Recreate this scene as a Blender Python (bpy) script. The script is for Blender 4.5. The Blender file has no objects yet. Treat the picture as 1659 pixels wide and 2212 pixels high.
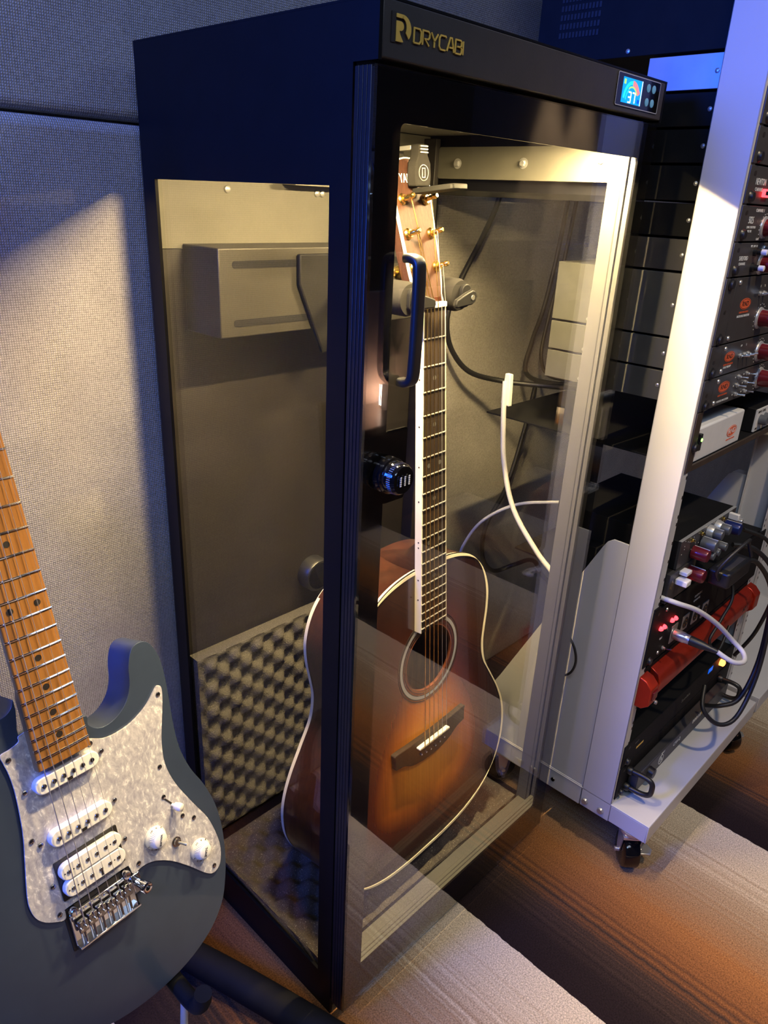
import bpy, bmesh, math, random
from mathutils import Vector, Matrix
random.seed(7)
S = bpy.context.scene
COL = S.collection
# ------------------------------------------------------------------ camera
cam_d = bpy.data.cameras.new('camera'); cam = bpy.data.objects.new('camera', cam_d); COL.objects.link(cam)
RC = ((0.697985, -0.714697, 0.045194), (-0.250872, -0.302470, -0.919551), (0.670713, 0.630460, -0.390365))
cam.matrix_world = Matrix(((RC[0][0], -RC[1][0], -RC[2][0], -0.49253), (RC[0][1], -RC[1][1], -RC[2][1], -0.49398),
                           (RC[0][2], -RC[1][2], -RC[2][2], 1.11108), (0, 0, 0, 1)))
cam_d.sensor_fit = 'HORIZONTAL'; cam_d.sensor_width = 36; cam_d.lens = 1600.5 / 1659 * 36
cam_d.clip_start = 0.01
S.camera = cam
# ------------------------------------------------------------------ world, view, lights
wd = bpy.data.worlds.new('world'); S.world = wd; wd.use_nodes = True
wd.node_tree.nodes['Background'].inputs[0].default_value = (0.10, 0.14, 0.28, 1)
wd.node_tree.nodes['Background'].inputs[1].default_value = 0.05
S.view_settings.view_transform = 'Standard'; S.view_settings.look = 'None'
S.view_settings.exposure = 0.0; S.view_settings.gamma = 1.0; S.view_settings.use_curve_mapping = False
S.cycles.transparent_max_bounces = 24
S.cycles.max_bounces = 8
S.cycles.caustics_reflective = False; S.cycles.caustics_refractive = False
def aim(o, t):
    d = Vector(t) - o.location
    o.rotation_euler = d.to_track_quat('-Z', 'Y').to_euler()
def area(name, loc, tgt, sx, sy, w, col):
    l = bpy.data.lights.new(name, 'AREA'); l.shape = 'RECTANGLE'; l.size = sx; l.size_y = sy; l.energy = w; l.color = col
    o = bpy.data.objects.new(name, l); COL.objects.link(o); o.location = loc; aim(o, tgt); return o
def spot(name, loc, tgt, w, col, deg, blend, r=0.02):
    l = bpy.data.lights.new(name, 'SPOT'); l.energy = w; l.color = col; l.spot_size = math.radians(deg); l.spot_blend = blend
    l.shadow_soft_size = r
    o = bpy.data.objects.new(name, l); COL.objects.link(o); o.location = loc; aim(o, tgt); return o
WARM = (1.0, 0.78, 0.50); BLUE = (0.08, 0.16, 1.0); COOL = (0.45, 0.62, 1.0)
# unseen soft ceiling fill, a warm spot added for the carpet, and the saturated blue lamp on the left
area('ceiling_fill_light', (-0.8, -1.0, 2.46), (-0.5, -0.3, 0.0), 0.9, 0.9, 18, (0.74, 0.80, 1.0))
area('ceiling_fill_light', (1.3, -1.2, 2.46), (0.9, -0.6, 0.0), 0.9, 0.9, 12, (0.50, 0.68, 1.0))
spot('carpet_fill_spot', (0.30, -0.95, 2.46), (0.62, -0.35, 0.0), 105, WARM, 60, 0.4, 0.05)  # unseen warm fill, placed to brighten the carpet and rack tray
# wall washers on the far right wall
spot('wall_washer', (3.27, -2.06, 2.46), (3.27, -2.06, 0), 1000, WARM, 19, 0.08)
spot('wall_washer', (3.275, -1.86, 2.46), (3.275, -1.86, 0), 1000, WARM, 17.5, 0.08)
area('blue_stage_lamp', (-1.55, 0.27, 1.45), (0.0, 0.0, 1.0), 0.35, 0.5, 62, (0.015, 0.10, 1.0))
area('ceiling_fill_light', (-1.45, -0.9, 2.38), (0.6, 0.0, 0.4), 0.5, 0.5, 11, (0.42, 0.64, 1.0))  # added cool fill to lift the rack side, no known lamp here

# ------------------------------------------------------------------ materials
MATS = {}
def nodes(name):
    m = bpy.data.materials.new(name); m.use_nodes = True
    nt = m.node_tree; b = nt.nodes['Principled BSDF']
    return m, nt, b
def N(nt, t, **kw):
    n = nt.nodes.new(t)
    for k, v in kw.items(): setattr(n, k, v)
    return n
def L(nt, a, b): nt.links.new(a, b)
def noise(nt, scale, detail=3, coord='Object', vec=None, rough=0.5):
    n = N(nt, 'ShaderNodeTexNoise'); n.inputs['Scale'].default_value = scale; n.inputs['Detail'].default_value = detail
    n.inputs['Roughness'].default_value = rough
    if vec is None:
        tc = N(nt, 'ShaderNodeTexCoord'); vec = tc.outputs[coord]
    L(nt, vec, n.inputs['Vector']); return n
def ramp(nt, fac, stops, interp='LINEAR'):
    r = N(nt, 'ShaderNodeValToRGB'); r.color_ramp.interpolation = interp
    e = r.color_ramp.elements
    while len(e) > 1: e.remove(e[-1])
    e[0].position = stops[0][0]; e[0].color = (*stops[0][1], 1)
    for p, c in stops[1:]:
        x = e.new(p); x.color = (*c, 1)
    L(nt, fac, r.inputs[0]); return r
def bump(nt, b, h, strength=0.2, dist=0.001):
    n = N(nt, 'ShaderNodeBump'); n.inputs['Strength'].default_value = strength; n.inputs['Distance'].default_value = dist
    L(nt, h, n.inputs['Height']); L(nt, n.outputs[0], b.inputs['Normal']); return n
def mat(name, col, rough=0.5, metal=0.0, coat=0.0, emit=None, estr=1.0, vary=0.0, vscale=40, bmp=0.0, bscale=400, spec=None):
    m, nt, b = nodes(name)
    b.inputs['Base Color'].default_value = (*col, 1); b.inputs['Roughness'].default_value = rough
    b.inputs['Metallic'].default_value = metal; b.inputs['Coat Weight'].default_value = coat; b.inputs['Coat Roughness'].default_value = 0.04
    if spec is not None: b.inputs['Specular IOR Level'].default_value = spec
    if emit: b.inputs['Emission Color'].default_value = (*emit, 1); b.inputs['Emission Strength'].default_value = estr
    if vary:
        n = noise(nt, vscale)
        r = ramp(nt, n.outputs[0], [(0.3, tuple(c * (1 - vary) for c in col)), (0.7, tuple(min(1, c * (1 + vary)) for c in col))])
        L(nt, r.outputs[0], b.inputs['Base Color'])
    if bmp:
        n = noise(nt, bscale, 2); bump(nt, b, n.outputs[0], bmp, 0.0006)
    MATS[name] = m; return m
mat('black_coat', (0.004, 0.004, 0.005), 0.40, 0, vary=0.1, bmp=0.06, bscale=900, spec=0.13)
mat('header_coat', (0.030, 0.026, 0.024), 0.5, 0, vary=0.1, bmp=0.15, bscale=900)
mat('black_gloss', (0.004, 0.004, 0.0045), 0.08, 0, vary=0.1)
mat('black_plastic', (0.012, 0.012, 0.013), 0.38, vary=0.15)
mat('black_rubber', (0.006, 0.006, 0.007), 0.75, spec=0.2, vary=0.2, bmp=0.1)
mat('hanger_plastic', (0.008, 0.0078, 0.0075), 0.6, spec=0.15, vary=0.1)
mat('foam_grip', (0.016, 0.015, 0.014), 0.95, spec=0.1, vary=0.15, bmp=0.5, bscale=1200)
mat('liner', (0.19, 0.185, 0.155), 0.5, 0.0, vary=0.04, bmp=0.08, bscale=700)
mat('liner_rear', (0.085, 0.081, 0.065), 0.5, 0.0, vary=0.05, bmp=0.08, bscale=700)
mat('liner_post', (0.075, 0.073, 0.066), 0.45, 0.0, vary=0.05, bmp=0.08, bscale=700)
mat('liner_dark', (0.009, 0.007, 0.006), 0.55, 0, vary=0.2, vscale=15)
mat('anodised', (0.03, 0.03, 0.034), 0.28, 0.7, vary=0.06)
mat('gasket', (0.02, 0.02, 0.02), 0.6, vary=0.1)
mat('steel', (0.58, 0.58, 0.58), 0.30, 0.75, vary=0.06)
mat('chrome', (0.78, 0.78, 0.80), 0.1, 1.0, vary=0.03)
mat('dark_chrome', (0.42, 0.40, 0.38), 0.22, 1.0, vary=0.1)
mat('gold', (0.95, 0.68, 0.22), 0.2, 1.0, vary=0.05)
mat('brass_print', (0.80, 0.53, 0.10), 0.4, 0.2, vary=0.05)
mat('ivory', (0.86, 0.78, 0.56), 0.35, coat=0.3, vary=0.04)
mat('bone', (0.88, 0.83, 0.66), 0.35, vary=0.04)
mat('white_plastic', (0.82, 0.80, 0.78), 0.35, coat=0.2, vary=0.02)
mat('rack_paint', (0.54, 0.535, 0.54), 0.42, 0, vary=0.03, vscale=8, bmp=0.06, bscale=900)
mat('gear_paint', (0.045, 0.043, 0.045), 0.45, 0.1, vary=0.12, bmp=0.1, bscale=1500)
mat('housing', (0.020, 0.0185, 0.015), 0.5, 0.1, vary=0.06)
mat('gear_chassis', (0.13, 0.13, 0.12), 0.42, 0.5, vary=0.06)
mat('gear_black', (0.007, 0.007, 0.008), 0.65, 0.0, spec=0.18, vary=0.15)
mat('gear_alu', (0.55, 0.56, 0.58), 0.35, 0.5, vary=0.05)
mat('shelf_brown', (0.05, 0.035, 0.025), 0.5, vary=0.15)
mat('maroon', (0.16, 0.010, 0.018), 0.3, 0.2, coat=0.3, vary=0.1)
mat('knob_grey', (0.12, 0.13, 0.15), 0.35, 0.2, vary=0.1)
mat('knob_blue', (0.01, 0.02, 0.13), 0.3, 0.2, vary=0.1)
mat('red_alu', (0.42, 0.030, 0.012), 0.32, 0.55, vary=0.08)
mat('orange_print', (0.72, 0.12, 0.04), 0.5, vary=0.05)
mat('white_print', (0.75, 0.75, 0.74), 0.5, vary=0.03)
mat('dark_print', (0.015, 0.012, 0.012), 0.5, vary=0.05)
mat('white_box', (0.72, 0.72, 0.72), 0.4, vary=0.03)
mat('red_led', (0.5, 0.01, 0.01), 0.3, emit=(1.0, 0.03, 0.04), estr=7, vary=0.02)
mat('amber_led', (0.5, 0.1, 0.01), 0.3, emit=(1.0, 0.22, 0.04), estr=7, vary=0.02)
mat('green_led', (0.1, 0.5, 0.05), 0.3, emit=(0.25, 1.0, 0.10), estr=6, vary=0.02)
mat('led_strip', (0.9, 0.85, 0.7), 0.4, emit=(1.0, 0.86, 0.55), estr=6, vary=0.02)
mat('cable_black', (0.012, 0.012, 0.012), 0.45, vary=0.1)
mat('cable_white', (0.72, 0.70, 0.64), 0.45, vary=0.05)
mat('cable_grey', (0.55, 0.55, 0.56), 0.45, vary=0.05)
mat('tape_white', (0.80, 0.78, 0.68), 0.7, vary=0.05)
mat('screen_blue', (0.0, 0.1, 0.3), 0.3, emit=(0.0, 0.36, 0.95), estr=1.1, vary=0.05)
mat('screen_cyan', (0.0, 0.3, 0.4), 0.3, emit=(0.02, 0.75, 0.95), estr=1.1, vary=0.05)
mat('screen_white', (0.8, 0.8, 0.9), 0.3, emit=(0.85, 0.92, 1.0), estr=1.3, vary=0.02)
mat('screen_red', (0.5, 0.1, 0.1), 0.3, emit=(0.9, 0.28, 0.30), estr=0.9, vary=0.05)
mat('screen_green', (0.3, 0.5, 0.1), 0.3, emit=(0.45, 0.85, 0.2), estr=0.9, vary=0.05)
mat('screen_deep', (0.0, 0.0, 0.3), 0.3, emit=(0.0, 0.12, 0.75), estr=0.9, vary=0.05)
mat('button_blue', (0.10, 0.22, 0.34), 0.35, emit=(0.05, 0.18, 0.32), estr=0.5, vary=0.05)
mat('satin_blue', (0.050, 0.072, 0.125), 0.36, 0.35, coat=0.25, vary=0.05, bmp=0.05, bscale=1800)
mat('wall_dark', (0.055, 0.04, 0.032), 0.8, vary=0.2, vscale=5)
mat('ceiling_paint', (0.06, 0.055, 0.055), 0.85, vary=0.1, vscale=5)
mat('glow_lamp', (0.9, 0.8, 0.7), 0.5, emit=(1.0, 0.72, 0.55), estr=90, vary=0.02)
mat('desk_wood', (0.035, 0.022, 0.015), 0.35, coat=0.3, vary=0.3, vscale=12)

def glass(name, tint, base=0.045):
    m, nt, b = nodes(name); nt.nodes.remove(b); out = nt.nodes['Material Output']
    lw = N(nt, 'ShaderNodeLayerWeight'); lw.inputs['Blend'].default_value = 0.5
    p = N(nt, 'ShaderNodeMath', operation='POWER'); L(nt, lw.outputs['Facing'], p.inputs[0]); p.inputs[1].default_value = 5
    k = N(nt, 'ShaderNodeMath', operation='MULTIPLY_ADD'); L(nt, p.outputs[0], k.inputs[0]); k.inputs[1].default_value = 1 - base; k.inputs[2].default_value = base
    tr = N(nt, 'ShaderNodeBsdfTransparent'); tr.inputs[0].default_value = (*tint, 1)
    gl = N(nt, 'ShaderNodeBsdfGlossy'); gl.inputs['Roughness'].default_value = 0.0; gl.inputs[0].default_value = (1, 1, 1, 1)
    mx = N(nt, 'ShaderNodeMixShader'); L(nt, k.outputs[0], mx.inputs[0]); L(nt, tr.outputs[0], mx.inputs[1]); L(nt, gl.outputs[0], mx.inputs[2])
    L(nt, mx.outputs[0], out.inputs[0]); MATS[name] = m
glass('clear_glass', (0.965, 0.965, 0.95))
glass('tinted_glass', (0.92, 0.91, 0.88), 0.022)

def m_fabric():
    m, nt, b = nodes('fabric'); tc = N(nt, 'ShaderNodeTexCoord')
    def wave(axis, sc):
        w = N(nt, 'ShaderNodeTexWave', wave_type='BANDS', bands_direction=axis); w.inputs['Scale'].default_value = sc
        w.inputs['Distortion'].default_value = 1.2; w.inputs['Detail'].default_value = 2; w.inputs['Detail Scale'].default_value = 6
        L(nt, tc.outputs['Object'], w.inputs['Vector']); return w
    a, c = wave('X', 115), wave('Z', 115)
    mx = N(nt, 'ShaderNodeMath', operation='MULTIPLY'); L(nt, a.outputs['Fac'], mx.inputs[0]); L(nt, c.outputs['Fac'], mx.inputs[1])
    big = noise(nt, 260, 2); sl = noise(nt, 14, 4)
    ad = N(nt, 'ShaderNodeMath', operation='MULTIPLY_ADD'); L(nt, big.outputs[0], ad.inputs[0]); ad.inputs[1].default_value = 0.55; L(nt, mx.outputs[0], ad.inputs[2])
    r = ramp(nt, ad.outputs[0], [(0.12, (0.205, 0.193, 0.178)), (0.75, (0.575, 0.54, 0.50))])
    r2 = ramp(nt, sl.outputs[0], [(0.3, (0.86, 0.86, 0.87)), (0.7, (1.0, 1.0, 1.0))])
    mm = N(nt, 'ShaderNodeMix', data_type='RGBA', blend_type='MULTIPLY'); mm.inputs['Factor'].default_value = 1
    L(nt, r.outputs[0], mm.inputs['A']); L(nt, r2.outputs[0], mm.inputs['B']); L(nt, mm.outputs['Result'], b.inputs['Base Color'])
    b.inputs['Roughness'].default_value = 0.95; b.inputs['Specular IOR Level'].default_value = 0.1
    bump(nt, b, ad.outputs[0], 0.5, 0.0012); MATS['fabric'] = m
m_fabric()
def m_carpet():
    m, nt, b = nodes('carpet'); tc = N(nt, 'ShaderNodeTexCoord'); sp = N(nt, 'ShaderNodeSeparateXYZ'); L(nt, tc.outputs['Object'], sp.inputs[0])
    P = 0.517
    wob = noise(nt, 55, 2); off = N(nt, 'ShaderNodeMath', operation='MULTIPLY_ADD'); L(nt, wob.outputs[0], off.inputs[0]); off.inputs[1].default_value = 0.006; off.inputs[2].default_value = -0.003
    ax = N(nt, 'ShaderNodeMath', operation='ADD'); L(nt, sp.outputs[0], ax.inputs[0]); L(nt, off.outputs[0], ax.inputs[1])
    sh = N(nt, 'ShaderNodeMath', operation='MULTIPLY_ADD'); L(nt, ax.outputs[0], sh.inputs[0]); sh.inputs[1].default_value = 1 / P; sh.inputs[2].default_value = 20 - 0.284 / P
    fr = N(nt, 'ShaderNodeMath', operation='FRACT'); L(nt, sh.outputs[0], fr.inputs[0])
    # a position jittered by thin lines gives the striped blends
    cb = N(nt, 'ShaderNodeCombineXYZ'); L(nt, ax.outputs[0], cb.inputs[0])
    ln = N(nt, 'ShaderNodeTexNoise'); ln.inputs['Scale'].default_value = 130; ln.inputs['Detail'].default_value = 1; L(nt, cb.outputs[0], ln.inputs['Vector'])
    env = ramp(nt, fr.outputs[0], [(0.0, (0, 0, 0)), (0.10, (0.1,) * 3), (0.2, (1, 1, 1)), (0.33, (0.75,) * 3), (0.42, (0.4,) * 3), (0.56, (0.15,) * 3), (0.66, (1.3,) * 3), (0.90, (1.2,) * 3), (0.96, (0.2,) * 3)])
    j = N(nt, 'ShaderNodeMath', operation='SUBTRACT'); L(nt, ln.outputs[0], j.inputs[0]); j.inputs[1].default_value = 0.5
    j2 = N(nt, 'ShaderNodeMath', operation='MULTIPLY'); L(nt, j.outputs[0], j2.inputs[0]); L(nt, env.outputs[0], j2.inputs[1])
    j3 = N(nt, 'ShaderNodeMath', operation='MULTIPLY_ADD'); L(nt, j2.outputs[0], j3.inputs[0]); j3.inputs[1].default_value = 0.36; L(nt, fr.outputs[0], j3.inputs[2])
    col = ramp(nt, j3.outputs[0], [(0.0, (0.018, 0.011, 0.012)), (0.10, (0.022, 0.014, 0.014)), (0.21, (0.055, 0.034, 0.026)), (0.32, (0.20, 0.080, 0.030)), (0.45, (0.33, 0.140, 0.048)),
                                   (0.58, (0.33, 0.20, 0.11)), (0.70, (0.40, 0.29, 0.19)), (0.80, (0.57, 0.46, 0.33)), (1.0, (0.68, 0.58, 0.44))])
    fz = noise(nt, 420, 3, rough=0.7); fz2 = ramp(nt, fz.outputs[0], [(0.25, (0.30,) * 3), (0.75, (1.5,) * 3)])
    mm = N(nt, 'ShaderNodeMix', data_type='RGBA', blend_type='MULTIPLY'); mm.inputs['Factor'].default_value = 1
    L(nt, col.outputs[0], mm.inputs['A']); L(nt, fz2.outputs[0], mm.inputs['B']); L(nt, mm.outputs['Result'], b.inputs['Base Color'])
    b.inputs['Roughness'].default_value = 0.95; b.inputs['Specular IOR Level'].default_value = 0.1
    bump(nt, b, fz.outputs[0], 0.8, 0.003); MATS['carpet'] = m
m_carpet()
def m_foam():
    m, nt, b = nodes('foam'); n = noise(nt, 700, 3, rough=0.8); v = N(nt, 'ShaderNodeTexVoronoi'); v.inputs['Scale'].default_value = 420
    tc = N(nt, 'ShaderNodeTexCoord'); L(nt, tc.outputs['Object'], v.inputs['Vector'])
    r = ramp(nt, n.outputs[0], [(0.3, (0.026, 0.023, 0.018)), (0.62, (0.060, 0.055, 0.043)), (0.72, (0.32, 0.29, 0.22))])
    L(nt, r.outputs[0], b.inputs['Base Color']); b.inputs['Roughness'].default_value = 0.8
    bump(nt, b, v.outputs['Distance'], 0.8, 0.001); MATS['foam'] = m
m_foam()
def m_foam2():
    m, nt, b = nodes('foam_floor'); n = noise(nt, 520, 3, rough=0.8)
    r = ramp(nt, n.outputs[0], [(0.3, (0.026, 0.021, 0.018)), (0.62, (0.075, 0.064, 0.052)), (0.70, (0.60, 0.55, 0.45))])
    L(nt, r.outputs[0], b.inputs['Base Color']); b.inputs['Roughness'].default_value = 0.75
    bump(nt, b, n.outputs[0], 0.8, 0.002); MATS['foam_floor'] = m
m_foam2()
def m_pearl():
    m, nt, b = nodes('pearl'); tc = N(nt, 'ShaderNodeTexCoord')
    ds = noise(nt, 30, 3); mp = N(nt, 'ShaderNodeMix', data_type='VECTOR'); mp.inputs['Factor'].default_value = 0.025
    L(nt, tc.outputs['Object'], mp.inputs['A']); L(nt, ds.outputs['Color'], mp.inputs['B'])
    sc = N(nt, 'ShaderNodeMapping'); sc.inputs['Scale'].default_value = (1.6, 0.8, 1); sc.inputs['Rotation'].default_value = (0, 0, 0.7); L(nt, mp.outputs['Result'], sc.inputs['Vector'])
    n = noise(nt, 140, 4, vec=sc.outputs[0], rough=0.66)
    n2 = noise(nt, 45, 3)
    r = ramp(nt, n.outputs[0], [(0.36, (0.40, 0.39, 0.45)), (0.50, (0.52, 0.51, 0.56)), (0.585, (0.60, 0.59, 0.62)), (0.64, (0.95, 0.93, 0.90)), (0.70, (0.56, 0.55, 0.60))])
    r2 = ramp(nt, n2.outputs[0], [(0.3, (0.8, 0.8, 0.85)), (0.7, (1, 1, 1))])
    mm = N(nt, 'ShaderNodeMix', data_type='RGBA', blend_type='MULTIPLY'); mm.inputs['Factor'].default_value = 1
    L(nt, r.outputs[0], mm.inputs['A']); L(nt, r2.outputs[0], mm.inputs['B']); L(nt, mm.outputs['Result'], b.inputs['Base Color'])
    b.inputs['Roughness'].default_value = 0.25; b.inputs['Coat Weight'].default_value = 0.4; MATS['pearl'] = m
m_pearl()
def m_wood(name, c0, c1, rough, coat, stretch=(60, 3, 60), c2=None, spec=0.5):
    m, nt, b = nodes(name); tc = N(nt, 'ShaderNodeTexCoord'); mp = N(nt, 'ShaderNodeMapping'); mp.inputs['Scale'].default_value = stretch
    L(nt, tc.outputs['Object'], mp.inputs['Vector']); n = noise(nt, 3.0, 5, vec=mp.outputs[0], rough=0.65)
    st = [(0.3, c0), (0.65, c1)]
    if c2: st.append((0.8, c2))
    r = ramp(nt, n.outputs[0], st); L(nt, r.outputs[0], b.inputs['Base Color'])
    b.inputs['Roughness'].default_value = rough; b.inputs['Coat Weight'].default_value = coat; b.inputs['Coat Roughness'].default_value = 0.06; b.inputs['Specular IOR Level'].default_value = spec
    bump(nt, b, n.outputs[0], 0.06, 0.0005); MATS[name] = m
m_wood('roasted_maple', (0.20, 0.082, 0.020), (0.33, 0.145, 0.038), 0.34, 0.25, c2=(0.25, 0.108, 0.028))
m_wood('rosewood', (0.012, 0.008, 0.006), (0.028, 0.019, 0.014), 0.6, 0.0, spec=0.2)
m_wood('mahogany', (0.13, 0.035, 0.016), (0.24, 0.075, 0.032), 0.3, 0.5)
m_wood('mahogany_dark', (0.020, 0.006, 0.004), (0.048, 0.014, 0.007), 0.28, 0.6)
m_wood('head_wood', (0.020, 0.0075, 0.005), (0.046, 0.020, 0.0125), 0.6, 0.0, stretch=(140, 12, 140), spec=0.15)
m_wood('pale_wood', (0.45, 0.30, 0.16), (0.60, 0.42, 0.24), 0.6, 0.0)
def m_burst():
    m, nt, b = nodes('sunburst'); at = N(nt, 'ShaderNodeAttribute'); at.attribute_name = 'burst'
    tc = N(nt, 'ShaderNodeTexCoord'); mp = N(nt, 'ShaderNodeMapping'); mp.inputs['Scale'].default_value = (170, 3, 10); L(nt, tc.outputs['Object'], mp.inputs['Vector'])
    n = noise(nt, 3.0, 4, vec=mp.outputs[0])
    r = ramp(nt, at.outputs['Fac'], [(0.0, (0.020, 0.006, 0.004)), (0.16, (0.045, 0.010, 0.005)), (0.34, (0.13, 0.026, 0.006)), (0.55, (0.46, 0.120, 0.008)), (0.78, (0.74, 0.245, 0.012)), (1.0, (0.82, 0.32, 0.022))])
    g = ramp(nt, n.outputs[0], [(0.3, (0.82,) * 3), (0.7, (1.06,) * 3)])
    mm = N(nt, 'ShaderNodeMix', data_type='RGBA', blend_type='MULTIPLY'); mm.inputs['Factor'].default_value = 1
    L(nt, r.outputs[0], mm.inputs['A']); L(nt, g.outputs[0], mm.inputs['B']); L(nt, mm.outputs['Result'], b.inputs['Base Color'])
    b.inputs['Roughness'].default_value = 0.22; b.inputs['Coat Weight'].default_value = 0.6; b.inputs['Coat Roughness'].default_value = 0.03; MATS['sunburst'] = m
m_burst()

# ------------------------------------------------------------------ mesh helpers
XZ = ((1, 0, 0), (0, 0, 1), (0, -1, 0))      # drawing plane that faces -Y
XY = ((1, 0, 0), (0, 1, 0), (0, 0, 1))
def YZ_left(): return ((0, -1, 0), (0, 0, 1), (-1, 0, 0))
YZL = YZ_left()                               # drawing plane that faces -X
class MB:
    def __init__(s): s.v = []; s.f = []
    def add(s, vs, fs):
        o = len(s.v); s.v += [tuple(v) for v in vs]; s.f += [tuple(i + o for i in f) for f in fs]; return s
    def box(s, x0, x1, y0, y1, z0, z1):
        return s.add([(x0, y0, z0), (x1, y0, z0), (x1, y1, z0), (x0, y1, z0), (x0, y0, z1), (x1, y0, z1), (x1, y1, z1), (x0, y1, z1)],
                     [(0, 3, 2, 1), (4, 5, 6, 7), (0, 1, 5, 4), (1, 2, 6, 5), (2, 3, 7, 6), (3, 0, 4, 7)])
    def lathe(s, o, ax, prof, seg=20, cap=True):
        o = Vector(o); ax = Vector(ax).normalized(); u = ax.orthogonal().normalized(); w = ax.cross(u)
        vs = []; fs = []
        for h, r in prof:
            for i in range(seg):
                a = 2 * math.pi * i / seg; vs.append(o + ax * h + (u * math.cos(a) + w * math.sin(a)) * r)
        n = len(prof)
        for k in range(n - 1):
            for i in range(seg):
                j = (i + 1) % seg; fs.append((k * seg + i, k * seg + j, (k + 1) * seg + j, (k + 1) * seg + i))
        if cap:
            fs.append(tuple(range(seg - 1, -1, -1))); fs.append(tuple(range((n - 1) * seg, n * seg)))
        return s.add(vs, fs)
    def cyl(s, p0, p1, r0, r1=None, seg=16):
        p0 = Vector(p0); p1 = Vector(p1); d = p1 - p0
        return s.lathe(p0, d, [(0, r0), (d.length, r0 if r1 is None else r1)], seg)
    def tube(s, pts, r, seg=8, smooth=0):
        pts = [Vector(p) for p in pts]
        if smooth:
            if isinstance(r, (list, tuple)):
                r = [r[min(i // smooth, len(r) - 1)] + (r[min(i // smooth + 1, len(r) - 1)] - r[min(i // smooth, len(r) - 1)]) * (i % smooth) / smooth for i in range((len(pts) - 1) * smooth + 1)]
            pts = catmull(pts, smooth)
        vs = []; fs = []; n = len(pts); t0 = (pts[1] - pts[0]).normalized(); u = t0.orthogonal().normalized()
        for k, p in enumerate(pts):
            t = (pts[min(k + 1, n - 1)] - pts[max(k - 1, 0)]).normalized()
            u = (u - t * u.dot(t)).normalized(); w = t.cross(u); rr = r[k] if isinstance(r, (list, tuple)) else r
            for i in range(seg):
                a = 2 * math.pi * i / seg; vs.append(p + (u * math.cos(a) + w * math.sin(a)) * rr)
        for k in range(n - 1):
            for i in range(seg):
                j = (i + 1) % seg; fs.append((k * seg + i, k * seg + j, (k + 1) * seg + j, (k + 1) * seg + i))
        fs.append(tuple(range(seg - 1, -1, -1))); fs.append(tuple(range((n - 1) * seg, n * seg)))
        return s.add(vs, fs)
    def prism(s, out, fr, o, z0, z1):
        ex, ey, ez = (Vector(a) for a in fr); o = Vector(o); n = len(out)
        vs = [o + ex * x + ey * y + ez * z0 for x, y in out] + [o + ex * x + ey * y + ez * z1 for x, y in out]
        fs = [tuple(range(n - 1, -1, -1)), tuple(range(n, 2 * n))] + [(i, (i + 1) % n, n + (i + 1) % n, n + i) for i in range(n)]
        return s.add(vs, fs)
    def ring(s, a, b, fr, o, z0, z1):     # a outer, b inner outline, same point count
        ex, ey, ez = (Vector(q) for q in fr); o = Vector(o); n = len(a); vs = []
        for z in (z0, z1):
            for q in (a, b): vs += [o + ex * x + ey * y + ez * z for x, y in q]
        fs = []
        for i in range(n):
            j = (i + 1) % n
            fs += [(i, n + i, n + j, j), (2 * n + i, 2 * n + j, 3 * n + j, 3 * n + i), (i, j, 2 * n + j, 2 * n + i), (n + i, 3 * n + i, 3 * n + j, n + j)]
        return s.add(vs, fs)
    def stroke(s, pts, w, fr, o, z0, z1, close=False):
        pts = [Vector((p[0], p[1])) for p in pts]; n = len(pts); Lf = []; Rt = []
        for k in range(n):
            a = pts[k - 1] if (k or close) else pts[k]; c = pts[(k + 1) % n] if (k < n - 1 or close) else pts[k]
            d1 = (pts[k] - a); d2 = (c - pts[k]); d1 = d1.normalized() if d1.length else d2.normalized(); d2 = d2.normalized() if d2.length else d1
            t = (d1 + d2).normalized(); nn = Vector((-t.y, t.x)); m = nn.dot(Vector((-d1.y, d1.x))); k2 = w / 2 / max(m, 0.5)
            Lf.append(pts[k] + nn * k2); Rt.append(pts[k] - nn * k2)
        for k in range(n if close else n - 1):
            j = (k + 1) % n
            s.prism([Rt[k], Rt[j], Lf[j], Lf[k]], fr, o, z0, z1)
        return s
    def text(s, body, size, fr, o, z0, depth, align='LEFT', rot=0.0, sx=1.0):
        c = bpy.data.curves.new('t', 'FONT'); c.body = body; c.size = size; c.align_x = align; c.align_y = 'CENTER'; c.extrude = depth / 2; c.resolution_u = 2
        ob = bpy.data.objects.new('t', c); me = bpy.data.meshes.new_from_object(ob)
        ex, ey, ez = (Vector(q) for q in fr); o = Vector(o); cs, sn = math.cos(rot), math.sin(rot)
        vs = []
        for v in me.vertices:
            x, y, z = v.co; x *= sx; x, y = x * cs - y * sn, x * sn + y * cs
            vs.append(o + ex * x + ey * y + ez * (z0 + depth / 2 + z))
        s.add(vs, [tuple(p.vertices) for p in me.polygons])
        bpy.data.objects.remove(ob); bpy.data.curves.remove(c); bpy.data.meshes.remove(me); return s
def catmull(pts, k=6, close=False):
    out = []; n = len(pts)
    for i in range(n if close else n - 1):
        if close: p0, p1, p2, p3 = pts[i - 1], pts[i], pts[(i + 1) % n], pts[(i + 2) % n]
        else: p0, p1, p2, p3 = pts[max(i - 1, 0)], pts[i], pts[i + 1], pts[min(i + 2, n - 1)]
        for j in range(k):
            t = j / k
            out.append(0.5 * ((2 * p1) + (-p0 + p2) * t + (2 * p0 - 5 * p1 + 4 * p2 - p3) * t * t + (-p0 + 3 * p1 - 3 * p2 + p3) * t ** 3))
    if not close: out.append(pts[-1])
    return out
def sm2(pts, k=6): return [(p.x, p.y) for p in catmull([Vector((*p, 0)) for p in pts], k, True)]
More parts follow.
